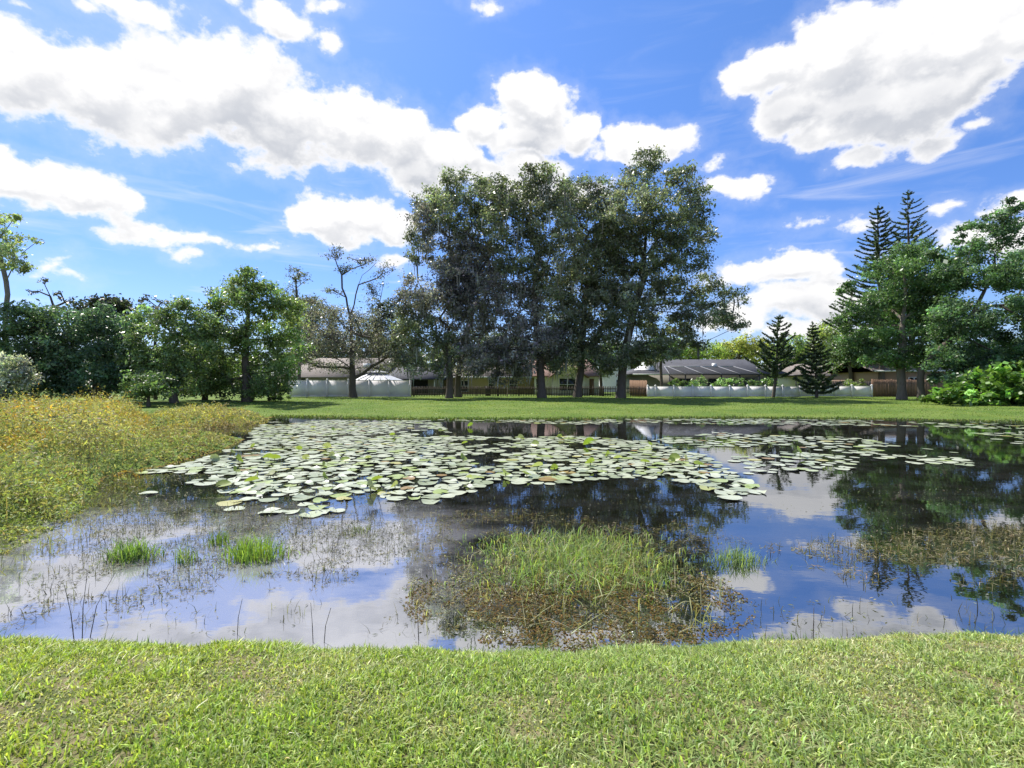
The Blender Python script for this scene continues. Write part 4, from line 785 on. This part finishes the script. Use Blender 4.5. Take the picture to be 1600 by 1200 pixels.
# ------------------------------------------------------------------ lily pads
def pad_mesh(name, seed, curl):
    r = random.Random(seed); n = 15; gap = .16; V = [(0,0,-.004)]; 
    for i in range(n+1):
        a = gap+(2*math.pi-2*gap)*i/n; q = 1+r.uniform(-.05,.05); V.append((q*math.cos(a)*.62, q*math.sin(a)*.62, .004+r.uniform(0,.012)))
    m = len(V)
    for i in range(n+1):
        a = gap*.75+(2*math.pi-1.5*gap)*i/n; q = 1+r.uniform(-.05,.05); V.append((q*math.cos(a), q*math.sin(a), curl*max(0, math.sin(a*2+seed)+.2)*r.uniform(.4,1)))
    tri = [(0,1+i,2+i) for i in range(n)]; quad = [(1+i, m+i, m+1+i, 2+i) for i in range(n)]
    return mesh_data(name, V, [np.array(tri), np.array(quad)], PAD, smooth=True)
def pad_mat():
    m, g, out = material('lily_pad'); p = g.n('ShaderNodeBsdfPrincipled'); oi = g.n('ShaderNodeObjectInfo'); co = g.n('ShaderNodeTexCoord').outputs['Object']
    ge = g.n('ShaderNodeNewGeometry'); at_ = g.n('ShaderNodeAttribute', attribute_name='col')
    rnd = g.m('FRACT', g.m('ADD', oi.outputs['Random'], g.m('MULTIPLY', ge.outputs['Random Per Island'], .97)))
    c = g.mix(g.ss(rnd, .05, .6), (.25,.29,.18), (.41,.44,.32)); c = g.mix(g.ss(rnd, .80, .92), c, (.27,.34,.11)); c = g.mix(g.ss(rnd, .955, .97), c, (.36,.34,.12)); c = g.mix(g.ss(rnd, .972, .985), c, (.24,.16,.06))
    pos = ge.outputs['Position']; c = g.mix(g.ss(g.noise(pos, 5, 5, .6), .55, .8, 0, .35), c, (.25,.23,.10)); c = g.mix(g.ss(g.noise(pos, 17, 4, .6), .62, .75, 0, .5), c, (.16,.14,.06))
    g.put(p.inputs['Base Color'], c); p.inputs['Roughness'].default_value = .33; p.inputs['Specular IOR Level'].default_value = .6
    g.t.links.new(p.outputs[0], out.inputs[0]); return m
PAD = pad_mat()
ZONES = [ # outline px, coverage tries, size range, gap factor
 ('mat', [(420,660),(520,657),(680,657),(700,676),(760,684),(900,682),(1010,690),(1100,712),(1150,742),(1195,772),(1140,780),(1060,752),(1000,746),(930,752),(850,758),(760,752),(735,775),(640,792),(610,800),(520,805),(440,775),(330,770),(215,772),(222,752),(212,742),(275,724),(348,700),(385,690),(400,670)]),
 ('far', [(640,655),(1010,655),(1200,655),(1400,657),(1600,662),(1620,672),(1400,666),(1200,664),(1000,662),(860,664),(760,661)]),
 ('streak', [(1010,688),(1120,676),(1200,680),(1330,684),(1470,704),(1545,718),(1500,730),(1400,722),(1340,712),(1250,700),(1190,698),(1100,700)]),
 ('streak', [(1130,716),(1230,706),(1340,716),(1340,734),(1240,738),(1170,742)]),
 ('corner', [(1520,676),(1640,674),(1640,698),(1560,694)]),
 ('loose', [(350,782),(470,772),(640,792),(590,812),(470,812),(370,800)]),
 ('loose', [(930,735),(1100,742),(1200,772),(1130,778),(1040,757),(960,752)]),
]
OPEN = [[(930,765),(760,760),(740,782),(900,790)], [(690,657),(700,672),(760,676),(890,670),(900,664),(760,660)], [(700,690),(780,686),(800,692),(720,697)]]
pads = []
cell = {}
def try_pad(x, y, r, gap):
    ci, cj = int(x//1.0), int(y//1.0)
    for i in (-1,0,1):
        for j in (-1,0,1):
            for (a, b, q) in cell.get((ci+i, cj+j), ()):
                if (a-x)**2+(b-y)**2 < ((q+r)*gap)**2: return False
    cell.setdefault((ci, cj), []).append((x, y, r)); return True
for zn, pl in ZONES:
    W = np.array([wpx(*p) for p in pl]); area = .5*abs(np.sum(W[:,0]*np.roll(W[:,1],-1)-W[:,1]*np.roll(W[:,0],-1)))
    k = int(area*{'mat':100,'far':14,'streak':16,'corner':9,'loose':12}[zn]); x, y = rng.uniform(W[:,0].min(), W[:,0].max(), k*2), rng.uniform(W[:,1].min(), W[:,1].max(), k*2)
    ok = in_poly(x, y, W) & in_poly(x, y, SHORE) & (poly_dist(x, y, SHORE) > .25); hole = vnoise(x, y, .55, 41)*.6+vnoise(x, y, 1.5, 43)*.4
    ok &= hole > {'mat':.36,'far':.44,'streak':.34,'corner':.35,'loose':.42}[zn]
    for O in OPEN: ok &= ~in_poly(800+x/y*F, 600+E/y*F, O)
    for a, b in zip(x[ok], y[ok]):
        r = random.uniform(.10, .215)*(1.1 if zn in ('loose',) else 1)
        if try_pad(a, b, r, random.uniform(.68, .95)): pads.append((a, b, r, zn))
def shown(p): D = p[1]; px = 800+p[0]/D*F; return -(p[2]/D)**2*(E/D) if -20 < px < 1620 else 0
pads.sort(key=shown)
meshes = [pad_mesh('lily_pad', s, .03+.05*(s % 3 == 0)) for s in range(9)]
LBL = {'mat':('pale round lily pad in the crowded mat across the middle of the pond','lily pads of the crowded mat'),
       'far':('small pale lily pad in the strip along the far shoreline','lily pads along the far shore'),
       'streak':('flat pale lily pad in the loose streaks before the reflection of the right trees','lily pads in loose streaks'),
       'corner':('pale lily pad in the little raft near the large leafed shrub','lily pads in the far raft'),
       'loose':('large pale lily pad at the front edge of the mat next to dark open water','lily pads at the front edge')}
rest = []
for i, (a, b, r, zn) in enumerate(pads):
    zz = .006+random.uniform(0, .02)
    if i < 285:
        if b < 10.0: zn = 'loose'
        o = obj('lily_pad', meshes[i % 9], None, (a, b, zz), (random.gauss(0,.02), random.gauss(0,.02), random.uniform(0,6.28))); o.scale = (r, r*random.uniform(.88,1.05), .6)
        lb = LBL[zn][0]
        if zn == 'mat':
            px, py = 800+a/b*F, 600+E/b*F
            lb = 'pale round lily pad in the %s rows of the crowded mat, %s' % ('far' if py < 690 else 'middle' if py < 730 else 'front', 'near the weedy bank' if px < 520 else 'about its centre' if px < 850 else 'near its open tip')
        tag(o, lb, 'lily pad', LBL[zn][1])
    else: rest.append((a, b, r, zz))
V, Q = [], []; k = 9
for i, (a, b, r, zz) in enumerate(rest):
    an = np.arange(k)*2*math.pi/k+random.random()*6; t = random.gauss(0,.02); V.append(np.stack([a+r*np.cos(an), b+r*np.sin(an), zz+.004+t*np.cos(an)*r], 1)); Q.append(np.arange(k)+k*i)
if rest: tag(obj('small_lily_pads', mesh_data('small_lily_pads', np.concatenate(V), [np.array(Q)], PAD)), 'distant crowd of small pale lily pads over the pond', 'lily pads', None, 'stuff')
# leaves held up out of the water
RAISED = leafy('raised_leaf', .35, .4, .5)
def raised_leaf(px, py, s, tilt, az, label, col, white=False):
    x, y = wpx(px, py); o = empty('raised_lily_leaf', (x, y, 0), label, 'lily leaf', 'lily leaves raised above the mat'); n = 12; V = [(0,0,0)]
    for i in range(n):
        a = .2+(2*math.pi-.4)*i/(n-1); V.append((s*math.cos(a), s*.8*math.sin(a), s*.35*abs(math.sin(a))))
    F_ = [(0,i+1,i+2) for i in range(n-1)]; cc = jcol(col, len(V), .06, .03)
    obj('blade', mesh_data('blade', V, [np.array(F_)], RAISED, cc, True), o, (0,0,s*.55+.03), (tilt, random.uniform(-.2,.2), az))
    Vt, Ft = tubes([np.array((.02,.03,-.3)), np.array((0,0,s*.55+.03))], [-1,0], [.012,.010], 5); obj('stalk', mesh_data('stalk', Vt, [Ft], RAISED, jcol((.16,.18,.06), len(Vt), .05)), o)
for i in range(48):
    while True:
        px, py = random.uniform(330, 1180), random.uniform(668, 770)
        if in_poly(np.array([px]), np.array([py]), ZONES[0][1])[0]: break
    raised_leaf(px, py, random.uniform(.09,.16), random.uniform(.4,1.2)*random.choice((-1,1)), random.uniform(0,6.28), 'curled yellow green lily leaf standing up out of the crowded mat', (.27,.33,.075) if random.random() < .7 else (.36,.38,.2))
for px, py, s in ((1250,716,.22),(920,698,.2),(735,668,.16)): raised_leaf(px, py, s, -.9, random.uniform(0,6), {1250:'yellow green curled leaf alone in the streaks near the small pines\' reflection',920:'big bright green leaf standing in the middle of the mat',735:'small upright leaf at the far open water'}[px], (.25,.34,.05))
x, y = wpx(392, 768); o = empty('folded_lily_leaf', (x, y, .02), 'large whitish lily leaf folded over on itself at the left end of the mat', 'lily leaf')
V = [(a*.55, b*.55, c*.55) for a, b, c in [(-.55,.05,0),(-.1,-.12,.01),(.15,.12,.22),(-.35,.25,.03),(-.02,-.08,.02),(.3,.02,.02),(.42,.22,.24),(.12,.2,.2),(.3,-.05,.01),(.0,-.14,.005),(-.42,-.02,.012)]]
obj('blade', mesh_data('blade', V, [np.array([(0,1,2,3),(4,5,6,7)]), np.array([(8,9,10)])], RAISED, jcol((.62,.63,.52), len(V), .04, .02), False), o)

# ------------------------------------------------------------------ grass growing in the water
def tuft(px, py, wid, hgt, n, col, label, wdt=.012):
    x, y = wpx(px, py); q = rng.normal(0, wid, (n,2)); acc = Acc(); P = np.stack([x+q[:,0], y+q[:,1]*.7, np.full(n, -.06)], 1); r = np.linalg.norm(q, axis=1)/wid
    acc.blades(P, rng.uniform(.55,1.1,n)*hgt*np.clip(1.15-.3*r, .35, 1)+.06, rng.uniform(.6,1.2,n)*wdt, jcol(col, n, .22, .06), lean=.3, droop=.65)
    o = acc.build('grass_tuft', GRASSM, None, (x, y, 0)); o.location = (x, y, 0); return tag(o, label, 'grass tuft', 'grass tufts standing in the shallow water')
tuft(205, 872, .15, .36, 300, (.20,.30,.10), 'bushy green grass tuft in the water nearest the left weeds')
tuft(290, 878, .08, .32, 80, (.22,.30,.13), 'thin sparse grass tuft between the two bushy tufts')
tuft(395, 872, .18, .40, 380, (.26,.37,.09), 'bushy bright green grass tuft standing in bright cloud reflection')
tuft(345, 850, .10, .28, 90, (.15,.22,.07), 'small low grass tuft behind the brightest tuft')
tuft(1152, 878, .17, .26, 230, (.26,.34,.17), 'pale grass tuft standing in blue reflection beside the grassy mound')
tuft(560, 832, .12, .2, 70, (.17,.2,.09), 'faint grass tuft in front of the lily mat')
# mound of grass and sunken weed in front
n = 3900; q = rng.normal(0, 1, (n,2)); x = .72+q[:,0]*.68; y = 5.85+q[:,1]*.60; acc = Acc()
ok = (np.abs(q[:,0]) < 2.1) & (np.abs(q[:,1]) < 1.6); x, y, q = x[ok], y[ok], q[ok]; n = len(x)
acc.blades(np.stack([x, y, np.full(n, -.05)], 1), rng.uniform(.11,.30,n)*np.clip(1.2-.3*np.abs(q[:,0]), .4, 1), rng.uniform(.007,.015,n), np.where(rng.random((n,1)) < .2, jcol((.36,.34,.18), n, .3), jcol((.27,.36,.115), n, .3, .09)), lean=.75, droop=.8)
tag(acc.build('mound_grass', GRASSM), 'light green grass growing on the sunken weedy mound in front', 'grass', None, 'stuff')
acc = Acc(); n = 14000; a = rng.uniform(0, 6.28, n); rr = np.sqrt(rng.random(n)); x = .55+1.62*rr*np.cos(a); y = 5.0+1.22*rr*np.sin(a); k = vnoise(x, y, 3.1, 51)*.6+vnoise(x, y, 9, 52)*.4
ok = (k > .44+.14*smooth(5.2, 4.5, y)) & in_poly(x, y, SHORE); x, y = x[ok], y[ok]; n = len(x); pal = np.array([(.12,.095,.04),(.20,.17,.08),(.14,.15,.06),(.34,.32,.18),(.08,.065,.03)])
acc.leaves(np.stack([x, y, rng.uniform(-.035,.022,n)+.02*vnoise(x,y,4,3)], 1), rng.uniform(.02,.06,n), rng.uniform(.008,.018,n), jcol(pal[rng.integers(0,5,n)], n, .3, .08), up=2.2)
m_ = 15000; a = rng.uniform(0, 6.28, m_); rr = np.sqrt(rng.random(m_)); xm = .6+1.6*rr*np.cos(a); ym = 4.75+.95*rr*np.sin(a); k = vnoise(xm, ym, 2.3, 58)*.6+vnoise(xm, ym, 8, 59)*.4
ok = (k > .40) & in_poly(xm, ym, SHORE); xm, ym = xm[ok], ym[ok]; m_ = len(xm)
acc.leaves(np.stack([xm, ym, rng.uniform(-.004,.007,m_)], 1), rng.uniform(.015,.04,m_), rng.uniform(.008,.02,m_), jcol(np.array([(.17,.105,.025),(.12,.08,.022),(.14,.115,.03)])[rng.integers(0,3,m_)], m_, .35, .08), up=6)
n2 = 330; a = rng.uniform(0, 6.28, n2); rr = np.sqrt(rng.random(n2)); x = .55+1.55*rr*np.cos(a); y = 4.95+1.15*rr*np.sin(a)
acc.blades(np.stack([x, y, np.full(n2, -.04)], 1), rng.uniform(.1,.36,n2), rng.uniform(.006,.012,n2), jcol((.40,.40,.22), n2, .3, .06), lean=1.1, droop=.8)
tag(acc.build('sunken_weeds', REED), 'brown sunken and floating weeds round the grassy mound', 'weeds', None, 'stuff')
def water_weeds(name, label, poly, n, hl, flat, pal, thr=.45, seed=0, stem=.3):
    W = np.array([wpx(*p) for p in poly]); x, y = rng.uniform(W[:,0].min(), W[:,0].max(), n*2), rng.uniform(W[:,1].min(), W[:,1].max(), n*2)
    k = vnoise(x, y, 1.6, seed)*.6+vnoise(x, y, 5, seed+1)*.4; edge = np.clip(poly_dist(x, y, W)/.6, 0, 1)
    ok = in_poly(x, y, W) & in_poly(x, y, SHORE) & (k*(.6+.4*edge) > thr) & (rng.random(len(x)) < .35+.65*edge); x, y = x[ok][:n], y[ok][:n]; m = len(x); pal = np.array(pal); c = jcol(pal[rng.integers(0, len(pal), m)], m, .3, .07); acc = Acc()
    s = rng.random(m) < stem; B = np.stack([x, y, np.full(m, -.03)], 1)
    acc.blades(B[s], rng.uniform(.4,1,s.sum())*hl+.03, rng.uniform(.004,.008,s.sum()), c[s], lean=.45, droop=.9)
    f = ~s; P = B[f]; P[:,2] = rng.uniform(-.002,.016,len(P)); acc.leaves(P, rng.uniform(.3,1,len(P))*flat, rng.uniform(.006,.016,len(P)), c[f], up=5)
    return tag(acc.build(name, REED), label, 'weeds', None, 'stuff')
DR = [(.10,.10,.06),(.16,.15,.09),(.24,.23,.15),(.08,.09,.045)]
water_weeds('edge_weeds', 'yellow green weeds thinning out into the water below the left bank', [(-60,975),(-60,890),(40,860),(62,835),(92,808),(150,760),(215,735),(235,750),(190,790),(150,830),(110,880),(60,930),(20,975)], 3600, .30, .13, [(.27,.33,.10),(.33,.33,.12),(.12,.13,.06),(.22,.24,.10)], .34, 91, .6)
water_weeds('stem_weeds', 'short dark stems and floating bits in the bright shallow water on the left', [(30,960),(60,850),(140,795),(215,775),(400,790),(640,805),(660,870),(560,920),(330,935),(140,985),(-60,985),(-60,920)], 13000, .18, .085, DR+[(.06,.06,.04),(.06,.06,.04),(.28,.28,.18)], .33, 61, .24)
water_weeds('mat_weeds', 'matted weed strands floating between the weeds and the lily pads', [(130,790),(160,750),(270,728),(360,705),(420,690),(560,700),(640,790),(430,800),(220,780)], 6500, .10, .11, DR+[(.2,.2,.07)], .34, 66, .25)
water_weeds('floating_weeds', 'straw coloured floating weeds reaching out from the right edge', [(1170,830),(1330,835),(1420,820),(1700,800),(1700,915),(1560,925),(1420,905),(1300,925),(1210,890)], 7200, .16, .12, [(.24,.21,.12),(.16,.14,.07),(.30,.27,.16),(.12,.12,.05)], .36, 71, .35)
water_weeds('mound_edge_weeds', 'dark weed strands trailing off the mound to the lily pads', [(600,870),(640,800),(740,785),(900,805),(1100,815),(1180,850),(1090,880),(700,900)], 4200, .12, .1, [(.17,.14,.07),(.12,.10,.05),(.25,.22,.12),(.14,.16,.06)], .36, 76, .4)
water_weeds('pad_weeds', 'green and straw coloured weed strands tangled between the lily pads', ZONES[0][1], 9000, .09, .11, [(.22,.25,.09),(.14,.16,.06),(.28,.27,.14),(.10,.11,.05)], .40, 96, .3)
water_weeds('scattered_weeds', 'sparse floating leaf specks over the open dark water', [(760,770),(1000,770),(1160,800),(1330,760),(1560,760),(1560,800),(1330,810),(1100,815),(760,800)], 420, .05, .05, [(.3,.3,.2),(.2,.2,.1)], .3, 81, .1)
water_weeds('shallow_weeds', 'thin scattered stems in the shallows along the near bank', [(30,985),(300,940),(640,930),(1130,930),(1500,935),(1660,960),(1660,998),(1100,1010),(650,1018),(300,1000)], 900, .16, .06, DR+[(.28,.28,.14)], .36, 86, .5)
# single dry reeds standing at the near bank
for px, py, hh, ln, lb in ((118,1000,.42,-.25,'thin upright dry reed at the near bank, first from the left edge'),(128,1000,.52,.05,'thin upright dry reed beside the first one'),(137,996,.5,.4,'long dry reed leaning over the cloud reflection'),
                           (370,992,.28,.12,'short dry reed alone in the white cloud reflection'),(490,1004,.3,-.1,'dry reed at the edge of deep blue reflection'),(505,1004,.26,.2,'small dry reed next to deep blue reflection'),(1270,990,.2,.1,'dry stalk standing in the blue reflection on the right'),(655,1000,.3,-.1,'dry reed at the corner of the brown weed bed')):
    x, y = wpx(px, py); nodes = [np.array((0,0,-.1)), np.array((ln*hh*.35,.0,hh*.5)), np.array((ln*hh,.02,hh))]; V, Fc = tubes(nodes, [-1,0,1], [.004,.0035,.002], 4)
    tag(obj('dry_reed', mesh_data('dry_reed', V, [Fc], BARK), None, (x, y, 0)), lb, 'reed', 'dry reeds along the near bank')
print('TRIS', sum(sum(len(p.vertices)-2 for p in []) for o in [] ), 'pads', len(pads), 'objects', len(bpy.data.objects))
print('TRIS', sum(len(o.data.loops)-2*len(o.data.polygons) for o in bpy.data.objects if o.type == 'MESH'))
